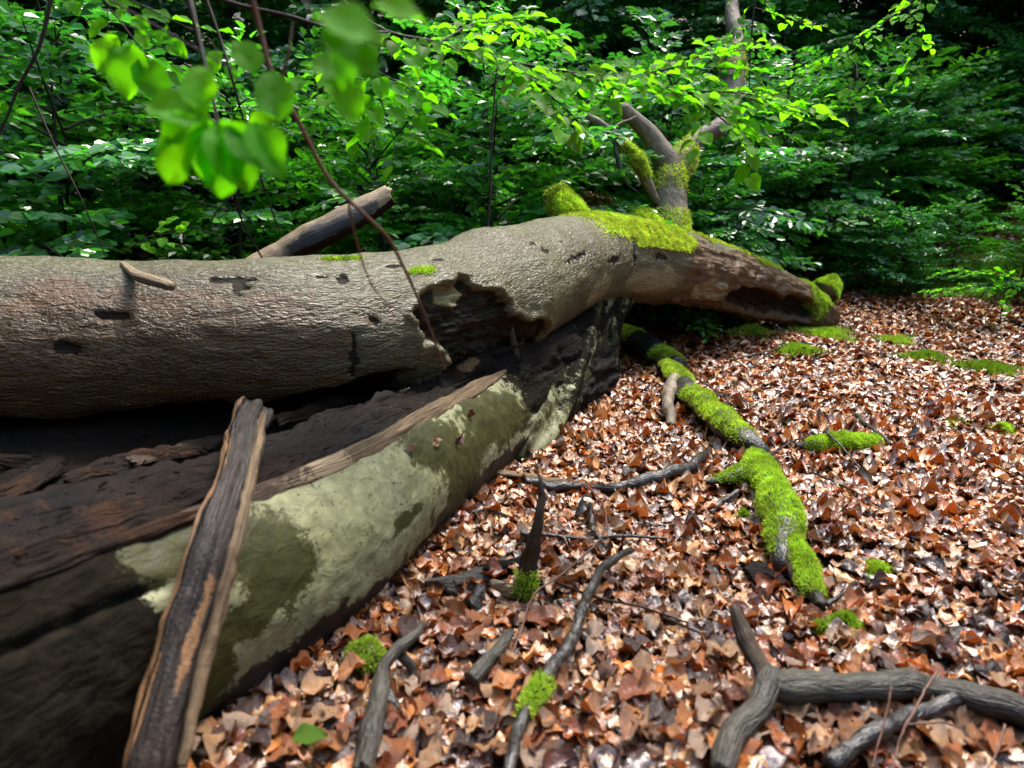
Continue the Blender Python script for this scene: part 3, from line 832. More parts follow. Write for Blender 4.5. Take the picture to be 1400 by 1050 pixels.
stick('old_branch', 'weathered grey brown branch standing out of the litter at the bottom edge', 'branch',
      [(573, 856, .14), (560, 880, .12), (530, 915, .09), (516, 960, .07), (508, 1010, .05), (500, 1070, .03)], [.010, .016, .020, .024, .026, .022], 'grey_stick', n=90, m=18, lump=.25,
      extra=[([(545, 905, .09), (560, 920, .05), (565, 945, .01)], [.012, .014, .012], 'grey_stick'), ([(524, 950, .05), (538, 975, .03), (552, 1000, .0)], [.016, .014, .008], 'wet_stick')])
stick('stake', 'narrow upright splinter of dead wood standing in the litter beside the pale log', 'wood splinter',
      [(733, 640, .44), (738, 680, .36), (732, 740, .22), (722, 790, .08), (716, 825, .0)], [.003, .012, .022, .032, .038], 'split_dark', n=80, m=16, lump=.35, flat=.7, moss=[(.78, .95, .2, 700)])
stick('wet_branch', 'grey wet branch curving from the splintered orange stick to the mossy branch', 'branch',
      [(800, 672, .02), (850, 668, .04), (905, 655, .05), (945, 640, .05), (975, 615, .04)], [.012, .028, .028, .026, .012], 'wet_stick', n=70, m=16)
stick('splintered_stick', 'flattened orange brown splintered stick at the foot of the dark mottled bark', 'stick',
      [(655, 648, .05), (700, 652, .05), (745, 660, .04), (792, 664, .02)], [.012, .028, .026, .012], 'split_wood', n=70, m=16, flat=.5, lump=.3,
      extra=[([(720, 664, .04), (760, 668, .03), (800, 668, .02)], [.018, .022, .010], 'wet_stick')])
stick('stump_piece', 'short mossy rotten stub beside the weathered branch near the bottom edge', 'wood stub',
      [(478, 900, .03), (500, 905, .05), (512, 925, .02)], [.02, .035, .02], 'wet_stick', moss=[(.3, .95, .3, 1500)], n=40, m=18)
stick('short_stick', 'short thick dark stick pointing down among the leaves left of the wet branch', 'stick',
      [(697, 868, .08), (682, 895, .07), (645, 940, .05)], [.014, .020, .019], 'grey_stick', n=40, m=14)
bigm = lambda t: np.column_stack([.3+.3*fbm(t.tc*5, 3, 5), .25+.3*fbm(t.tc*6, 3, 9), t.s*0])
stick('forked_branch', 'thick wet grey branch forking at a knob in the bottom right corner', 'branch',
      [(1030, 940, .09), (1062, 938, .10), (1120, 942, .09), (1200, 944, .08), (1290, 958, .07), (1400, 985, .07), (1480, 1000, .06)], [.030, .036, .037, .036, .036, .036, .034], 'grey_stick', n=140, m=26, lump=.12, mask=bigm,
      extra=[([(1045, 940, .09), (1035, 975, .08), (1010, 1015, .07), (975, 1070, .06)], [.034, .030, .028, .026], 'grey_stick'),
             ([(1042, 945, .09), (1034, 905, .13), (1022, 868, .17), (1003, 836, .21)], [.026, .024, .022, .012], 'split_dark'),
             ([(1300, 968, .08), (1240, 988, .07), (1190, 1015, .065), (1140, 1055, .06)], [.018, .020, .020, .018], 'wet_stick')])
thin = [
    ([(1050, 628, .10), (1075, 612, .10), (1103, 600, .08)], .008, 'wet_stick', 'thin dark twig resting across the mossy branch at its bend'),
    ([(1128, 594, .10), (1155, 620, .07), (1190, 662, .02)], .007, 'wet_stick', 'thin dark stick crossing over the short moss covered piece'),
    ([(1168, 570, .03), (1190, 588, .04), (1218, 612, .02)], .014, 'grey_stick', 'stubby grey stick just beyond the right end of the short mossy piece'),
    ([(1108, 650, .02), (1150, 668, .03), (1212, 704, .02)], .006, 'twig', 'fine twig on the litter below the short mossy piece'),
    ([(760, 802, .04), (820, 825, .04), (880, 838, .03), (965, 868, .02)], .005, 'twig', 'long fine dark twig crossing the wet black branch'),
    ([(740, 736, .02), (800, 742, .03), (850, 738, .03), (912, 742, .02)], .010, 'wet_stick', 'straight dark stick lying level above the wet black branch'),
    ([(868, 722, .02), (925, 724, .02)], .009, 'wet_stick', 'small dark stick piece beyond the level dark stick'),
    ([(806, 695, .05), (812, 730, .05), (828, 756, .02)], .013, 'wet_stick', 'short bent black stick standing above the wet black branch'),
    ([(632, 706, .02), (670, 704, .03), (712, 716, .02)], .010, 'grey_stick', 'pale stick lying near the foot of the pale log'),
    ([(712, 735, .04), (745, 738, .04), (770, 742, .03), (780, 762, .01)], .009, 'wet_stick', 'crooked dark stick behind the upright splinter'),
    ([(935, 508, .12), (975, 535, .06), (1030, 560, .02)], .006, 'twig', 'fine twig lying off the far part of the mossy branch'),
    ([(800, 665, .10), (826, 700, .12), (822, 740, .10), (770, 790, .06), (730, 820, .05), (712, 870, .05), (690, 925, .02)], .0045, 'red_twig', 'long thin orange twig looping beside the upright splinter'),
    ([(1280, 925, .16), (1245, 985, .12), (1225, 1030, .08), (1215, 1080, .05)], .0035, 'red_twig', 'fine red twig standing before the thick branch in the bottom corner'),
    ([(1218, 948, .15), (1208, 995, .10), (1190, 1060, .05)], .003, 'red_twig', 'second fine red twig left of its twin by the thick branch'),
    ([(1240, 1000, .09), (1300, 1000, .09), (1350, 1040, .06)], .003, 'red_twig', 'fine red twig lying level under the thick branch'),
    ([(1372, 1000, .10), (1362, 1035, .07), (1340, 1075, .04)], .003, 'red_twig', 'fine red twig at the bottom right corner'),
    ([(1130, 835, .03), (1150, 820, .05), (1168, 800, .03)], .009, 'wet_stick', 'small black stick right of the mossy branch tip'),
    ([(1000, 495, .02), (1060, 480, .03), (1100, 470, .02)], .010, 'grey_stick', 'pale stick lying beyond the far part of the mossy branch'),
    ([(905, 850, .02), (960, 875, .02), (990, 890, .01)], .004, 'twig', 'short fine twig in the leaves in the middle of the litter'),
    ([(1240, 740, .02), (1300, 752, .03), (1350, 745, .02)], .006, 'twig', 'fine dark twig lying in the open litter at right'),
    ([(1235, 1010, .02), (1290, 960, .05)], .004, 'twig', 'tiny twig tucked behind the thick branch'),
    ([(550, 730, .03), (620, 700, .03), (660, 680, .02)], .006, 'twig', 'thin twig lying along the foot of the pale log'),
]
for px, r_, mt, lab in thin:
    n_ = len(px); rd = [r_*(1-.45*i/(n_-1)) for i in range(n_)]
    stick('twig' if r_ < .008 else 'stick', lab, 'twig' if r_ < .008 else 'stick', px, rd, mt, 'twigs and sticks on the litter', n=40, m=8, ragged=.003)

# bark flakes on the litter
def flake(px, py, sx, sy, rot, label, mat, h=.03):
    c = G(px, py, h); k = 18
    rg = np.random.default_rng(int(px))
    a = np.linspace(0, 2*pi, k, endpoint=False)
    rr = 1+.28*rg.normal(0, 1, k).clip(-1, 1)
    ring = np.column_stack([np.cos(a)*rr*sx, np.sin(a)*rr*sy, .02*np.cos(a*2)+rg.normal(0, .002, k)])
    V = np.vstack([ring, ring*[.96, .96, 1]+[0, 0, .014], ring*[.5, .5, 1]*[1, 1, .3]+[0, 0, .024], [[0, 0, .026]]])
    q = []
    for r0 in (0, 1):
        for i in range(k): q.append((r0*k+i, r0*k+(i+1) % k, (r0+1)*k+(i+1) % k, (r0+1)*k+i))
    tr = [(2*k+i, 2*k+(i+1) % k, 3*k) for i in range(k)]
    V = V @ np.array([[math.cos(rot), math.sin(rot), 0], [-math.sin(rot), math.cos(rot), 0], [0, 0, 1]])
    me = mkmesh('bark_flake', V, q, tr, M[mat], np.zeros((len(V), 3)), V+c, smooth=False)
    o = link('bark_flake', me, None, tuple(c)); o.rotation_euler = (.12, .1, 0)
    tag(o, label, 'bark', 'bark flakes on the litter')
flake(625, 795, .115, .045, .5, 'large grey flake of bark lying in the litter by the pale log', 'grey_stick', .035)
flake(648, 822, .05, .035, 1.2, 'black broken bark chunk leaning below the large grey flake', 'wet_stick', .03)
flake(690, 775, .09, .04, .3, 'dark crumbling bark flake behind the upright splinter', 'rotten', .03)
flake(694, 806, .055, .016, -.1, 'small whitish wood chip right of the large grey flake', 'old_wood', .045)
flake(1035, 785, .05, .07, .2, 'rotten dark flake beside the broken tip of the mossy branch', 'rotten', .03)
flake(440, 1010, .06, .035, .7, 'grey bark flake in the leaves at the bottom left of the litter', 'grey_stick', .02)

# ------------------------------------------------------------------ moss clumps on the ground
def clump(px, py, rx, label, cnt=1500, hgt=.03, length=.02, width=.005, bright=.9, grass=False, name='moss_clump'):
    c = G(px, py, 0)
    q = rng.normal(0, .42, (cnt, 2)); rr = np.linalg.norm(q, axis=1)
    q = q[rr < 1.25]; n = len(q)
    lob = 1+.35*np.sin(np.arctan2(q[:, 1], q[:, 0])*3+px)+.15*np.sin(np.arctan2(q[:, 1], q[:, 0])*7+py)
    x_, y_ = c[0]+q[:, 0]*rx*lob, c[1]+q[:, 1]*rx*.9*lob
    z_ = gh(x_, y_)+.022+hgt*np.exp(-(q**2).sum(1)*2)
    p = np.column_stack([x_, y_, z_])
    nn = nrm(np.column_stack([q[:, 0]*.5, q[:, 1]*.5, np.ones(n)]))
    c0 = c*[1, 1, 0]+np.array([0, 0, float(gh(c[0], c[1]))])
    me = moss_mesh('moss_clump', p, nn, length, width, c0, bright)
    tag(link(name, me, None, tuple(c0)), label, 'grass' if grass else 'moss', 'moss and grass clumps on the litter')
clump(1196, 790, .045, 'small round moss cushion alone in the litter right of the mossy branch tip', 2200)
clump(1155, 862, .045, 'ragged moss clump just below the tip of the mossy branch', 1800, bright=.75)
clump(1120, 873, .022, 'tiny moss dot beside the ragged clump', 500, bright=.75)
clump(1015, 716, .028, 'tiny moss cushion left of the mossy branch', 900, bright=.6)
clump(1370, 596, .07, 'rounded moss cushion near the right edge', 1600, .05)
clump(1310, 583, .10, 'flat pale moss strip in the litter left of the rounded cushion', 1200, .01)
clump(1268, 496, .22, 'dark green mossy grass patch in the far litter', 3500, .05, .045, .008, .45, True, 'grass_patch')
clump(1345, 510, .26, 'dark green mossy grass patch close to the right edge', 4200, .05, .045, .008, .45, True, 'grass_patch')
clump(1130, 462, .30, 'bright green moss patch in front of the trunk tip', 4500, .04, .04, .008, .75)
clump(1090, 482, .18, 'smaller bright moss patch beside the one before the trunk tip', 2500, .03, .035, .008, .75)
clump(1225, 468, .18, 'thin yellow moss patch in the far litter', 1500, .02, .03, .007, .9)
clump(1028, 458, .22, 'moss patch in the shade under the arching trunk', 2600, .05, .035, .008, .6)
clump(1390, 372, .8, 'mossy green ground high on the bank at the right edge', 6000, .08, .07, .012, .5, True, 'grass_patch')
clump(1300, 388, .8, 'broad mossy bank below the dark shrubs at right', 9000, .06, .06, .012, .45, True, 'grass_patch')
clump(428, 1005, .035, 'small green moss tuft in the leaves at the foot of the pale log', 1000, .015)
clump(500, 902, .022, 'moss tuft on the rotten stub', 500, .035, .014, bright=.6)

# ------------------------------------------------------------------ leaf litter
DEAD = np.array([(.34, .105, .022), (.44, .165, .042), (.24, .06, .014), (.48, .25, .10), (.15, .048, .018), (.44, .22, .095), (.30, .14, .07), (.50, .27, .12), (.06, .025, .015), (.22, .165, .155), (.46, .14, .022), (.46, .31, .21)])
PW = np.array([.13, .13, .11, .10, .11, .08, .07, .08, .07, .07, .07, .06])
def dead_cols(n):
    c = DEAD[rng.choice(len(DEAD), n, p=PW/PW.sum())]
    return c*(.80*rng.normal(1, .34, (n, 1))).clip(.22, 1.3)
def litter_xform(x, y, hmax, tilt):
    n = len(x)
    z = gh(x, y)+.02*fbm(np.column_stack([x*3, y*3, x*0]), 3, 3)+rng.random(n)*hmax
    z += .035*np.maximum(0, fbm(np.column_stack([x*2.1, y*2.1, x*0+4]), 2, 5))
    az = rng.random(n)*2*pi
    d = np.column_stack([np.cos(az), np.sin(az), rng.normal(0, tilt, n)])
    nn = np.column_stack([rng.normal(0, tilt, n), rng.normal(0, tilt, n), np.ones(n)*np.where(rng.random(n) < .5, 1, -1)])
    return np.column_stack([x, y, z]), frame(d, nn)
def fan(n, y0, y1):
    y = rng.uniform(y0, y1, n*2); k = .85*y+1.2
    keep_ = rng.random(n*2) < k/(0.85*y1+1.2)
    y = y[keep_]; x = rng.uniform(-1, 1, len(y))*(.85*y+1.2)
    # litter left of the fallen logs is hidden; thin it out
    u = (x > -1.9+.0*y) | (rng.random(len(x)) < .4)
    return x[u], y[u]
TEMPL = []
for i in range(8):
    TEMPL.append(leaf_shape(8, 3, fold=random.choice([-.2, .1, .2, .35, -.3]), curl=random.uniform(-.35, .4), wid=random.uniform(.26, .36), curlx=random.uniform(-.7, .7), wave=1.0, seed=i))
MID = [leaf_shape(4, 3, fold=f, curl=c_, wid=.32, wave=.8, seed=i) for i, (f, c_) in enumerate([(.3, .4), (-.4, -.4), (.6, .2), (.1, -.5)])]
def litter(name, tm, n, y0, y1, hmax, tilt, s0, s1, label):
    x, y = fan(n, y0, y1)
    p, Rm = litter_xform(x, y, hmax, tilt)
    k = rng.integers(0, len(tm), len(x))
    TV = np.stack([t_[0]-[.5, 0, 0] for t_ in tm])[k]
    o = link(name, merge(TV, tm[0][1], p, Rm, rng.uniform(s0, s1, len(x))[:, None]*np.array([1, 1, 1]), dead_cols(len(x)), name, M['dead_leaf']))
    tag(o, label, 'leaf litter', None, 'stuff')
    return len(x)
FINE = [leaf_shape(8, 5, fold=random.choice([-.2, .05, .15, .3, -.3]), curl=random.uniform(-.35, .45), wid=random.uniform(.30, .40), curlx=random.uniform(-.5, .5), wave=1.5, seed=i, tooth=.02) for i in range(10)]
litter('leaf_litter', FINE, 5600, .7, 2.7, .035, .15, .055, .105, 'nearest carpet of glossy wet beech leaves at the bottom of the picture')
litter('leaf_litter', TEMPL, 13000, 2.5, 4.6, .035, .16, .055, .10, 'nearer carpet of damp orange brown beech leaves in front of and beside the logs')
litter('leaf_litter', MID, 30000, 4.6, 10, .035, .17, .065, .105, 'middle carpet of fallen brown leaves spreading past the arching trunk')
litter('leaf_litter', [LOWLEAF], 17000, 10, 14.5, .05, .45, .08, .13, 'far carpet of fallen leaves running back under the shrubs')
# the 300 leaves that show largest
near = []
lm = []
for i in range(36):
    tv, tf = leaf_shape(9, 5, fold=random.choice([-.2, .1, .2, .4, -.3]), curl=random.uniform(-.35, .45), wid=random.uniform(.28, .38), curlx=random.uniform(-.8, .8), wave=1.3, seed=100+i, tooth=.03)
    lm.append(mkmesh('dead_leaf', tv-[.5, 0, 0], tf, None, M['dead_leaf'], np.tile(dead_cols(1), (len(tv), 1))*rng.normal(1, .06, (len(tv), 1))))
cnt = 0
while cnt < 288:
    px, py = rng.uniform(250, 1400), 1055-abs(rng.normal(0, 110))
    q = G(px, py, 0)
    x_, y_, _ = q
    a_ = np.interp(py, [cont[k][1] for k in range(7, -1, -1)], [cont[k][0] for k in range(7, -1, -1)])
    if px < a_+15: continue
    p, Rm = litter_xform(np.array([x_]), np.array([y_]), .02, .2)
    p[0, 2] += .04
    o = link('leaf', lm[cnt % 36], ground, tuple(p[0]))
    from mathutils import Matrix
    o.rotation_euler = Matrix(Rm[0].tolist()).to_euler()
    s_ = rng.uniform(.06, .095); o.scale = (s_, s_, s_)
    cnt += 1
# dead leaves caught on the logs
for i, (x_, y_, lab, tb) in enumerate([(594, 603, 'pinkish brown dead leaf stuck to the dark mottled bark', low), (625, 602, 'orange curled dead leaf beside the pinkish one on the bark', low), (642, 565, 'small orange leaf caught under the rotten cavity', low),
                                       (560, 615, 'tiny rust leaf on the pale log under the splintered rim', low)]):
    s_, t_, r_ = tb.find(x_, y_)
    k = np.argmin((tb.s-s_)**2+(tb.th-t_)**2)
    o = link('dead_leaf', lm[(i*5+1) % 36], None, tuple(tb.V[k]+tb.N[k]*.012))
    Rm = frame(nrm(np.array([[.5, .3, .2+.3*i]])), tb.N[k][None])
    o.rotation_euler = Matrix(Rm[0].tolist()).to_euler(); o.scale = (.055,)*3
    tag(o, lab, 'leaf')
# a few fresh green leaves fallen on the litter
gl_m = leaf_shape(9, 5, fold=.2, curl=.3, wid=.33, wave=.5, seed=3)
for i, (x_, y_) in enumerate([(424, 1006)]):
    me = mkmesh('green_leaf', gl_m[0]-[.5, 0, 0], gl_m[1], None, M['near_leaf'], np.tile([[.10, .22, .03]], (len(gl_m[0]), 1)))
    o = link('green_leaf', me, None, tuple(G(x_, y_, .09))); o.scale = (.08,)*3; o.rotation_euler = (.2, .1, .4)
    tag(o, 'single fresh green leaf lying on the brown litter by the pale log', 'leaf')

# ------------------------------------------------------------------ foliage builders
def leaf_cols(n, base=(.035, .115, .02), var=.3):
    v = rng.normal(1, var, (n, 1)).clip(.45, 2)
    h_ = rng.random((n, 1))
    c = np.array(base)*v
    c = c*(1+h_*np.array([.5, .15, -.1]))
    return np.clip(c, .004, .5)

def bough(L, W, droop=.35, rise=.25, step=.055, lstep=.042, ls=.062, fray=.12, seed=0):
    """a flat layered beech bough along +x: positions, directions, normals, sizes of its leaves and its stem"""
    rg = np.random.default_rng(seed)
    pos, dr, nn, sz = [], [], [], []
    xs = np.arange(.08, L, step)
    bend = rg.normal(0, .12)
    def ax(x): return np.array([x, bend*x*x, rise*x-droop*x*x])
    side = 1
    for x in xs:
        side = -side
        o = ax(x); tdir = ax(x+.01)-ax(x); tdir /= np.linalg.norm(tdir)
        ln = max(.07, W*math.sin(pi*min(1, .12+.95*x/L))**.7*rg.uniform(.6, 1.15)) if x < L*.98 else .1
        an = rg.uniform(.65, 1.05)*side
        d = np.array([math.cos(an)*tdir[0]-math.sin(an)*tdir[1], math.sin(an)*tdir[0]+math.cos(an)*tdir[1], tdir[2]*.6+rg.normal(0, .10)])
        k = int(ln/lstep)
        sd = 1
        for j in range(1, k+2):
            sd = -sd
            t = j*lstep
            p = o+d*t+np.array([0, 0, -.35*t*t])
            la = rg.uniform(.5, .95)*sd
            ld = np.array([math.cos(la)*d[0]-math.sin(la)*d[1], math.sin(la)*d[0]+math.cos(la)*d[1], d[2]-.15+rg.normal(0, .16)])
            if j == k+1: ld = d+rg.normal(0, .1, 3)
            pos.append(p); dr.append(ld)
            nn.append([.55+rg.normal(0, fray*4), rg.normal(0, fray*4), 1]); sz.append(ls*rg.uniform(.65, 1.15))
    stem = np.array([ax(x) for x in np.linspace(0, L*.95, 6)])
    return np.array(pos), np.array(dr), np.array(nn), np.array(sz), stem

def tube_bundle(name, paths, mat, origin, m=5):
    Vs, Fs, k, cs, tcs = [], [], 0, [], []
    for pts, rad, n in paths:
        t = Tube(pts, rad, n, m, lump=.05)
        Vs.append(t.V); Fs.append(t.faces()+k); k += len(t.V); tcs.append(t.tc)
    V = np.vstack(Vs)
    return mkmesh(name, V-np.asarray(origin), np.vstack(Fs), None, mat, np.zeros((len(V), 3)), np.vstack(tcs))

def rotz(v, a):
    c_, s_ = math.cos(a), math.sin(a)
    return v @ np.array([[c_, s_, 0], [-s_, c_, 0], [0, 0, 1]])

def crown_mesh(seed, H, Rad, nb, z0, ls, base, var=.3):
    rg = np.random.default_rng(seed)
    PP, DD, NN, SS, stems = [], [], [], [], []
    cb = []
    for i in range(nb):
        f = (i+.5)/nb
        z = z0+(H-z0)*f
        a = i*2.4+rg.normal(0, .4)
        L = Rad*rg.uniform(.6, 1.1)*(1-.55*max(0, f-.45)/.55)
        p, d, n_, s_, st = bough(L, .34*rg.uniform(.7, 1.2)*min(1.2, L), rg.uniform(.2, .5), rg.uniform(.1, .6)+.4*f, seed=seed*100+i, ls=ls)
        tilt = rg.normal(0, .18)
        ct, stt = math.cos(tilt), math.sin(tilt)
        Rx = np.array([[1, 0, 0], [0, ct, stt], [0, -stt, ct]])
        p, d, n_, st = (rotz(q @ Rx, a) for q in (p, d, n_, st))
        off = np.array([0.06*math.sin(z*2), .06*math.cos(z*1.7), z])
        PP.append(p+off); DD.append(d); NN.append(n_); SS.append(s_)
        cb.append(np.full((len(p), 1), rg.uniform(.7, 1.3)))
        stems.append((st+off, [.010, .009, .007, .006, .004, .003], 7))
    PP, DD, NN, SS = map(np.concatenate, (PP, DD, NN, SS))
    cb = np.concatenate(cb)
    me = merge(LOWLEAF[0], LOWLEAF[1], PP, frame(DD, NN), SS[:, None]*np.array([1, 1, 1]), leaf_cols(len(PP), base, var)*cb, 'foliage', M['foliage'], smooth=False)
    tk = [np.array([[0, 0, -.3], [.03, .02, H*.3], [-.03, .03, H*.6], [.06*math.sin(H*2), .06*math.cos(H*1.7), H]]), [H*.009+.004, H*.007+.004, H*.005+.002, .003], 14]
    mw = tube_bundle('branches', [tuple(tk)]+stems, M['tree_bark'], (0, 0, 0))
    return me, mw

def put(kind, meshes, x, y, rz, s, label, group, dz=0., sz=None, cat=None):
    h_ = float(gh(x, y))
    o = empty(kind, (x, y, h_+dz), label, cat or ('shrub' if 'shrub' in kind else 'tree'), group)
    o.rotation_euler = (0, 0, rz); o.scale = (s, s, sz or s)
    f_ = link('foliage', meshes[0], o)
    link('stems', meshes[1], o)
    return o

SH = [crown_mesh(200+i, 2.4, 1.35, 46, .10, .108, bs) for i, bs in enumerate([(.044, .21, .042), (.060, .25, .032), (.036, .175, .048), (.075, .28, .026)])]
SA = [crown_mesh(300+i, 5.2, 1.9, 72, .4, .108, bs) for i, bs in enumerate([(.028, .14, .032), (.038, .17, .026), (.022, .115, .032)])]
spots = [(-5.6, 4.4), (-4.3, 4.6), (-3.1, 4.9), (-2.2, 5.6), (-1.15, 6.1), (-.2, 6.6), (.7, 7.4), (1.7, 8.0), (2.6, 8.9), (3.7, 9.6), (4.8, 10.2), (6.0, 11.0), (7.4, 11.9), (8.9, 12.4), (10.6, 12.8),
         (-6.6, 6.0), (-5.0, 6.3), (-3.6, 6.7), (-2.3, 7.4), (-.9, 8.1), (.3, 8.9), (1.6, 9.8), (3.0, 10.8), (4.4, 11.2), (6.6, 12.2), (8.0, 13.2), (9.8, 13.8), (12.0, 14.0)]
where = ['at the far left behind the grey trunk', 'behind the trunk near the left edge', 'behind the trunk left of the hanging twigs', 'behind the trunk below the hanging twigs', 'behind the bare broken log',
         'right of the bare broken log', 'left of the mossy stub on the trunk', 'behind the upright mossy limb', 'just right of the upright mossy limb', 'beyond the mossy tip of the trunk', 'right of the trunk tip at the litter edge',
         'above the mossy bank at right', 'at the litter edge near the right side', 'at the right edge behind the small seedling', 'beyond the right edge']
for i, (x_, y_) in enumerate(spots):
    lab = ('low leafy beech shrub ' + where[i]) if i < 15 else 'second row shrub ' + (where[i-15] if i-15 < 13 else '')
    put('beech_shrub', SH[(i*3+i//4) % 4], x_, y_, i*1.3, rng.uniform(.9, 1.15), lab, 'beech shrubs behind the logs')
sap = [(-8, 7.4), (-5.9, 7.6), (-4.2, 8.2), (-2.4, 8.8), (-.8, 9.8), (.9, 10.6), (2.5, 11.8), (4.6, 12.6), (6.9, 13.8), (9.2, 14.8), (11.8, 15.2), (14.5, 15.4),
       (-9.5, 10.5), (-6.8, 10.8), (-4.3, 11.3), (-1.8, 12.2), (.6, 13.4), (3.0, 14.6), (5.6, 15.4), (8.6, 15.8), (12, 16.2), (15.5, 16.5), (-11.5, 14.5), (-7.5, 15), (-3.8, 16.5), (-.5, 17), (3.6, 18), (7.2, 18.5), (10.6, 19), (14.5, 19.5), (18, 17), (18.5, 20), (-14, 11), (-15, 16), (1.5, 20.5), (8.8, 21.5), (13, 22.5)]
wh2 = ['beyond the far left shrubs', 'behind the second row at the left edge', 'behind the shrubs left of the hanging twigs', 'behind the hanging twigs', 'behind the broken bare log', 'behind the mossy stub on the trunk',
       'directly behind the upright mossy limb', 'behind the shrubs right of the mossy limb', 'above the trunk tip behind the shrubs', 'behind the shrubs at the mossy bank', 'behind the right edge shrubs', 'beyond the right edge shrubs, outermost']
for i, (x_, y_) in enumerate(sap):
    ii_ = project(np.array([[x_, y_, 1.5]]))[0][0]
    put('young_beech', SA[i % 3], x_, y_, i*2.1, rng.uniform(.95, 1.25) if i < 12 else rng.uniform(1.4, 1.8),
        ('slender young beech ' + wh2[i]) if i < 12 else 'slender young beech deep in the dark thicket behind the shrubs', 'young beeches in the dark thicket')
for i, (px, py, s_, lab) in enumerate([(905, 452, .6, 'small green seedling in the shade under the arching trunk, nearest the fork'), (945, 440, .6, 'small bushy seedling in the middle of the shade under the arching trunk'), (985, 436, .45, 'small seedling under the brown tip of the trunk'),
                                       (880, 440, .5, 'leafy seedling tucked behind the fork under the trunk'), (1230, 405, .4, 'small green seedling at the litter edge right of the trunk tip'), (1300, 385, .4, 'small green seedling on the mossy bank'),
                                       (1180, 400, .42, 'small green seedling just right of the mossy trunk tip'), (1395, 400, .45, 'small green seedling at the right edge of the mossy bank')]):
    q = G(px, py, 0)
    put('beech_seedling', SH[i % 4], q[0], q[1], i*1.9, s_, lab, 'beech seedlings at the edge of the litter', cat='seedling')
# tall trees: trunk and high crown, mostly out of view, added to shade the wood and the logs
tall = [(-13, 15), (-3.2, 20), (2.0, 21), (8.5, 15.5), (10.5, 13.2), (14, 11), (-12, 4.5), (9.5, 20), (-1, 23), (6, 22), (-7.5, 19), (15, 18), (-12, 13),
        (15, 5), (-11, -3), (-6, -9), (5, -12), (14, -4), (-1, -13), (-12, -9), (13, -11), (-6.6, .6), (-5.2, -3.4)]  # last two stand unseen at the left, put in to shade the near logs
for i, (x_, y_) in enumerate(tall):
    h_ = float(gh(x_, y_))
    o = empty('tall_beech', (x_, y_, h_), 'tall dark trunked beech in the wood round the clearing, its high crown added for shade', 'tree', 'tall beeches round the clearing')
    if i == 0:
        tt_ = Tube([(0, 0, -.5), (.05, 0, 3), (-.05, .1, 7), (0, 0, 12)], [.24, .19, .15, .08], 60, 20, seed=5, lump=.06)
        tall_me = tt_.mesh('trunk', M['tree_bark'], (0, 0, 0))
    link('trunk', tall_me, o)
    c_ = link('crown', SA[i % 3][0], o, (0, 0, 3.6)); c_.scale = (2.3, 2.3, 1.55); c_.rotation_euler = (0, 0, i*1.7)

# ------------------------------------------------------------------ near overhanging branches with single leaves
HL = [mkmesh('leaf', *(lambda q: (q[0], q[1]))(leaf_shape(9, 5, fold=random.uniform(.03, .22), curl=random.uniform(.05, .3), wid=random.uniform(.33, .40), wave=.6, seed=40+i, tooth=.03)), None, M['near_leaf'],
            np.tile(np.array([[[.095, .32, .010], [.075, .28, .010], [.12, .36, .012], [.065, .25, .010]][i % 4]]), (45, 1))) for i in range(8)]
HLV = leaf_shape(5, 3, fold=.3, curl=.3, wid=.35, seed=3)

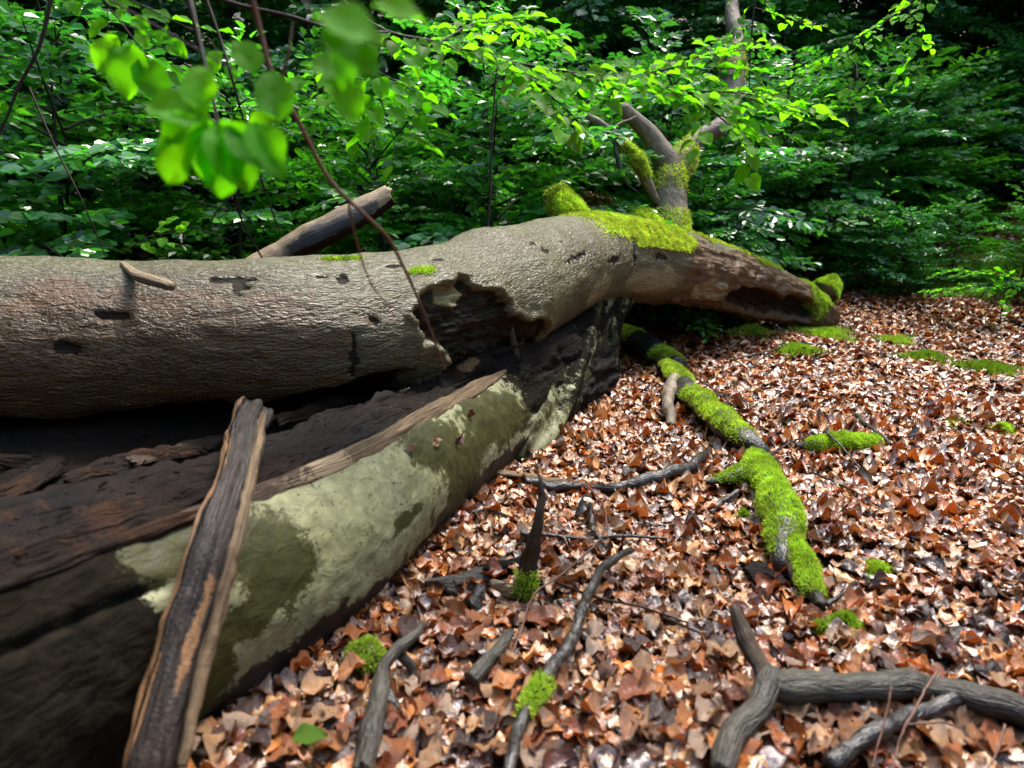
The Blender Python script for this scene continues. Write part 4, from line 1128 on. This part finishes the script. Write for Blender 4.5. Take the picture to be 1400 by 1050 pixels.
def near_branch(label, axes, ls, rad, W, step, lstep, cap=295, mat='twig', seed=0, nor=(0, -.25, 1), flatness=.22, cols=(.07, .2, .018)):
    rg = np.random.default_rng(seed)
    o0 = np.asarray(axes[0][0])
    root = empty('beech_branch', tuple(o0), label, 'branch', None)
    leaves, tubes = [], []
    for ai, (pts) in enumerate(axes):
        k = len(pts)
        C, r_, s_ = resample(pts, np.linspace(rad, rad*.3, k) if ai == 0 else np.linspace(rad*.55, rad*.2, k), 60)
        tubes.append((C[::3], r_[::3], 30))
        T = nrm(np.gradient(C, axis=0)); L = s_[-1]; side = 1
        for x in np.arange(.10 if ai == 0 else .03, L, step):
            side = -side
            i = min(59, int(x/L*59)); t = T[i]
            nn = nrm(np.array(nor)+rg.normal(0, .15, 3))
            sv = nrm(np.cross(nn, t))*side
            an = rg.uniform(.6, 1.0)
            d = nrm(t*math.cos(an)+sv*math.sin(an)+rg.normal(0, .08, 3))
            ln = W*(.35+.65*math.sin(pi*min(1, .15+.8*x/L)))*rg.uniform(.5, 1.1)
            kk = max(1, int(ln/lstep)); sd = 1
            end = C[i]+d*ln*.95+np.array([0, 0, -.12*ln])
            tubes.append((np.array([C[i], (C[i]+end)/2, end]), [rad*.3, rad*.22, rad*.15], 6))
            for j in range(1, kk+2):
                sd = -sd; q = j*lstep
                p = C[i]+d*q+np.array([0, 0, -.12*q*q/max(ln, .05)])
                la = rg.uniform(.45, .95)*sd if j <= kk else 0.
                v2 = nrm(np.cross(nn, d))
                ld = nrm(d*math.cos(la)+v2*math.sin(la)+np.array([0, 0, -.15])+rg.normal(0, .12, 3))
                n2 = nrm(nn+rg.normal(0, flatness, 3))
                leaves.append((p, ld, n2, ls*rg.uniform(.6, 1.1)))
    link('stem', tube_bundle('stem', tubes, M[mat], o0, 6), root)
    rg.shuffle(leaves)
    for i, (p, d, n2, s_) in enumerate(leaves[:cap]):
        o = link('leaf', HL[i % 8], root, tuple(p-o0))
        o.rotation_euler = Matrix(frame(d[None], n2[None])[0].tolist()).to_euler(); o.scale = (s_,)*3
    rest = leaves[cap:]
    if rest:
        Pp = np.array([q[0] for q in rest]); D = np.array([q[1] for q in rest]); N2 = np.array([q[2] for q in rest]); S_ = np.array([q[3] for q in rest])
        me = merge(HLV[0], HLV[1], Pp, frame(D, N2), S_[:, None]*np.ones(3), leaf_cols(len(rest), cols, .2), 'foliage', M['near_leaf'], o0)
        tag(link('foliage', me, root), kind='stuff')
    return root

near_branch('long beech branch with bright fresh leaves reaching across above the arching trunk',
            [[P(455, -10, 2.3), P(525, 42, 2.35), P(610, 60, 2.4), P(700, 85, 2.45), P(790, 100, 2.5), P(860, 105, 2.55), P(930, 125, 2.6), P(1000, 150, 2.65)],
             [P(700, 85, 2.45), P(745, 125, 2.4), P(775, 150, 2.38), P(795, 172, 2.4)],
             [P(860, 105, 2.55), P(930, 90, 2.7), P(1000, 60, 2.85)],
             [P(940, 125, 2.57), P(990, 165, 2.5), P(1025, 195, 2.5)],
             [P(600, 58, 2.4), P(660, 30, 2.6), P(740, 40, 2.8)],
             [P(930, 125, 2.6), P(1020, 128, 2.6), P(1095, 150, 2.6)]], .072, .008, .25, .043, .036, seed=4, nor=(0, -.3, 1))
near_branch('leafy beech spray hanging down left of the bare broken log',
            [[P(470, 30, 2.1), P(500, 90, 2.15), P(525, 150, 2.2), P(545, 215, 2.2)], [P(500, 90, 2.15), P(540, 110, 2.2), P(575, 130, 2.3)], [P(480, 50, 2.1), P(450, 90, 2.1), P(425, 130, 2.1)]], .075, .005, .16, .05, .036, seed=5, nor=(0, -.5, 1))
near_branch('dim green leafy twig high on the left',
            [[P(60, -60, 2.0), P(130, -10, 2.0), P(180, 50, 2.0), P(215, 100, 2.0)], [P(90, -40, 2), P(200, 10, 2.0), P(300, 60, 2.05)]], .07, .005, .13, .07, .045, seed=6, nor=(0, -.7, .8))
near_branch('small leafy twig poking up right behind the grey trunk',
            [[P(170, 345, 3.4), P(200, 325, 3.4), P(240, 318, 3.4)]], .07, .004, .10, .05, .04, seed=8, nor=(0, -.6, 1))
near_branch('leafy beech twigs coming in at the upper right of the mossy limb',
            [[P(1040, -60, 3.6), P(1030, 20, 3.6), P(1025, 90, 3.6), P(1025, 135, 3.6)], [P(1030, 10, 3.6), P(1080, 25, 3.7), P(1120, 30, 3.8)]], .07, .006, .12, .07, .045, seed=9, nor=(0, -.3, 1))
near_branch('leafy branch of greener shade reaching in from the upper right',
            [[P(1320, -40, 4.6), P(1240, 10, 4.7), P(1160, 60, 4.8), P(1080, 110, 4.9)], [P(1240, 10, 4.7), P(1260, 60, 4.7), P(1240, 110, 4.8)], [P(1160, 60, 4.8), P(1170, 110, 4.8), P(1150, 150, 4.8)]], .075, .007, .24, .07, .045, seed=10, nor=(0, -.3, 1), cols=(.04, .14, .02))

# seedlings
def B(px, py, h): return G(px, py, 0)+np.array([0, 0, h])
near_branch('small seedling with flat leaf tiers standing in the litter by the right edge',
            [[B(1366, 445, 0), B(1366, 445, .25), B(1366, 445, .55)], [B(1366, 445, .36), B(1366, 445, .38)+[-.4, .05, .02], B(1366, 445, .34)+[-.75, .1, .0]], [B(1366, 445, .45), B(1366, 445, .48)+[.4, .0, .02], B(1366, 445, .45)+[.7, .1, .0]],
             [B(1366, 445, .5), B(1366, 445, .53)+[-.2, .3, .02], B(1366, 445, .5)+[-.35, .6, .0]]], .075, .006, .16, .055, .04, seed=14, nor=(0, -.1, 1))
near_branch('thin seedling with pale leaves before the dark shrubs right of the limb',
            [[B(1195, 405, 0), B(1195, 405, .5), B(1192, 405, 1.0), B(1195, 405, 1.5)], [B(1195, 405, .9), B(1195, 405, .95)+[-.3, -.1, .05], B(1195, 405, .9)+[-.6, -.1, .0]], [B(1195, 405, .6), B(1195, 405, .62)+[.3, -.1, .05], B(1195, 405, .6)+[.6, -.1, .0]]],
            .08, .007, .16, .08, .05, seed=15, nor=(0, -.3, 1), cols=(.05, .15, .02))

# large soft leaves close to the lens
SUNV = np.array([math.sin(a_s)*math.cos(e_s), math.cos(a_s)*math.cos(e_s), math.sin(e_s)])
def near_sprig(label, specs, twig, rad, mat='twig', glint=False, size=1.0):
    o0 = np.asarray(twig[0][0])
    root = empty('leafy_twig', tuple(o0), label, 'twig')
    link('stem', tube_bundle('stem', [(np.array(t_), np.linspace(rad, rad*.45, len(t_)), 40) for t_ in twig], M[mat], o0, 8), root)
    for i, (x_, y_, d_, ang, s_, tilt) in enumerate(specs):
        p = P(x_, y_, d_); aa = R(ang)
        d = math.cos(aa)*Rt+math.sin(aa)*Up+Fw*.15
        n2 = -Fw*.75+Up*(.6+tilt)+Rt*.1*((i*7) % 5-2)
        if glint: n2 = nrm(nrm(CP-p)+SUNV)+rng.normal(0, .05, 3)
        s_ = s_*size
        o = link('leaf', HL[(i*3) % 8], root, tuple(p-o0))
        o.rotation_euler = Matrix(frame(d[None], n2[None])[0].tolist()).to_euler(); o.scale = (s_*1.25,)*3
    return root
near_sprig('blurred sprig of broad dark green leaves hanging close before the left thicket',
           [(285, 165, .95, 160, .085, 0), (285, 165, .95, 205, .085, .1), (275, 160, .95, 235, .09, 0), (290, 165, .95, 262, .075, 0), (300, 165, .95, 290, .085, 0), (310, 170, .95, 320, .085, .2), (275, 150, .95, 95, .06, 0),
            (315, 170, .95, 255, .085, 0), (345, 170, .95, 300, .06, .2), (380, 165, 1.0, 100, .07, .1), (370, 150, 1.0, 250, .065, 0), (350, 100, 1.05, 120, .06, 0), (180, 60, 1.3, 260, .085, 0), (190, 80, 1.3, 300, .08, 0),
            (160, 50, 1.3, 230, .07, 0)],
           [[P(255, -30, 1.35), P(275, 60, 1.2), P(290, 130, 1.0), P(297, 170, .95)], [P(150, 0, 1.35), P(230, 45, 1.3), P(300, 85, 1.2), P(345, 110, 1.05), P(380, 160, 1.0)]], .0022, size=.95)
near_sprig('very blurred pale leaves catching sky light right at the top of the picture',
           [(430, 20, .62, -20, .055, .5), (440, 45, .62, -35, .05, .5), (510, 5, .65, -10, .04, .5), (420, 90, .75, 0, .05, 0), (450, 105, .75, -60, .045, 0), (470, 60, .7, -90, .035, .3)],
           [[P(400, -40, .7), P(425, 20, .63), P(450, 100, .72)]], .0012, glint=True)
def hang(label, pts, rad, mat, extra=()):
    o0 = np.asarray(pts[0])
    root = empty('hanging_twig', tuple(o0), label, 'twig')
    link('stem', tube_bundle('stem', [(np.array(pts), np.linspace(rad, rad*.5, len(pts)), 60)], M[mat], o0, 8), root)
    for ex in extra:
        link('side_twig', tube_bundle('side_twig', [(np.array(ex), np.linspace(rad*.5, rad*.3, len(ex)), 20)], M[mat], o0, 6), root)
hang('reddish brown bare twig hanging down in front of the grey trunk',
     [P(338, -30, 1.15), P(355, 40, 1.18), P(372, 100, 1.2), P(410, 170, 1.25), P(450, 245, 1.3), P(500, 295, 1.35), P(530, 325, 1.4), P(552, 365, 1.45), P(572, 410, 1.5), P(590, 455, 1.55), P(608, 505, 1.6)], .0052, 'red_twig',
     [[P(385, 110, 1.21), P(395, 70, 1.2), P(400, 30, 1.2)], [P(475, 270, 1.33), P(490, 340, 1.4), P(515, 400, 1.45), P(560, 435, 1.5)]])
hang('dark bare twig hanging before the left thicket with a side shoot', [P(250, -30, 1.9), P(275, 70, 1.9), P(292, 140, 1.95), P(315, 230, 2.0), P(330, 300, 2.1), P(358, 352, 2.2)], .006, 'twig', [[P(320, 265, 2.05), P(295, 290, 2.05), P(288, 310, 2.05)]])
hang('dark thin twig hanging right of its neighbour before the thicket', [P(272, -30, 2.0), P(300, 50, 2.0), P(318, 110, 2.0), P(340, 190, 2.1), P(362, 260, 2.2), P(383, 320, 2.3)], .005, 'twig')
hang('brown twig slanting down at the upper left corner', [P(75, -30, 2.0), P(55, 60, 2.0), P(25, 120, 2.0), P(5, 170, 2.0), P(-30, 230, 2.0)], .006, 'twig')
hang('dark twig rising beside the left shrubs', [P(40, 120, 2.8), P(75, 200, 2.8), P(110, 270, 2.8), P(145, 352, 2.9)], .005, 'twig')
hang('slender dark stem crossing the top of the picture', [P(270, -12, 1.9), P(330, 8, 1.9), P(395, 22, 1.9), P(460, 40, 2.0), P(530, 44, 2.2)], .007, 'twig')
hang('slender upright sapling stem behind the trunk', [P(664, 345, 5.0), P(670, 270, 5.0), P(672, 200, 5.0), P(678, 100, 5.0)], .012, 'twig')

# dry brown fern behind the trunk
fr = empty('dead_fern', tuple(P(815, 305, 6.1)), 'clump of curled dry brown fern fronds behind the moss on the trunk', 'fern')
for i in range(7):
    p, d, n_, s_, st = bough(.50, .13, 1.6, 1.1, seed=900+i, step=.025, lstep=.022, ls=.045)
    a_ = .5+i*.42
    p, d, n_, st = (rotz(q, a_) for q in (p, d, n_, st))
    link('frond', merge(LOWLEAF[0], LOWLEAF[1], p, frame(d, n_), s_[:, None]*np.ones(3), np.tile([[.30, .17, .06]], (len(p), 1))*rng.normal(1, .25, (len(p), 1)).clip(.4, 1.6), 'frond', M['dead_leaf'], smooth=False), fr, ((i-3)*.10, 0, .05))

nt = {}
tot = 0
for me in bpy.data.meshes:
    t_ = sum(1 for _ in ()) or (len(me.loops)-2*len(me.polygons))
    tot += t_; nt[me.name.split('.')[0]] = nt.get(me.name.split('.')[0], 0)+t_
print('TRIS', tot, sorted(nt.items(), key=lambda q: -q[1])[:12])
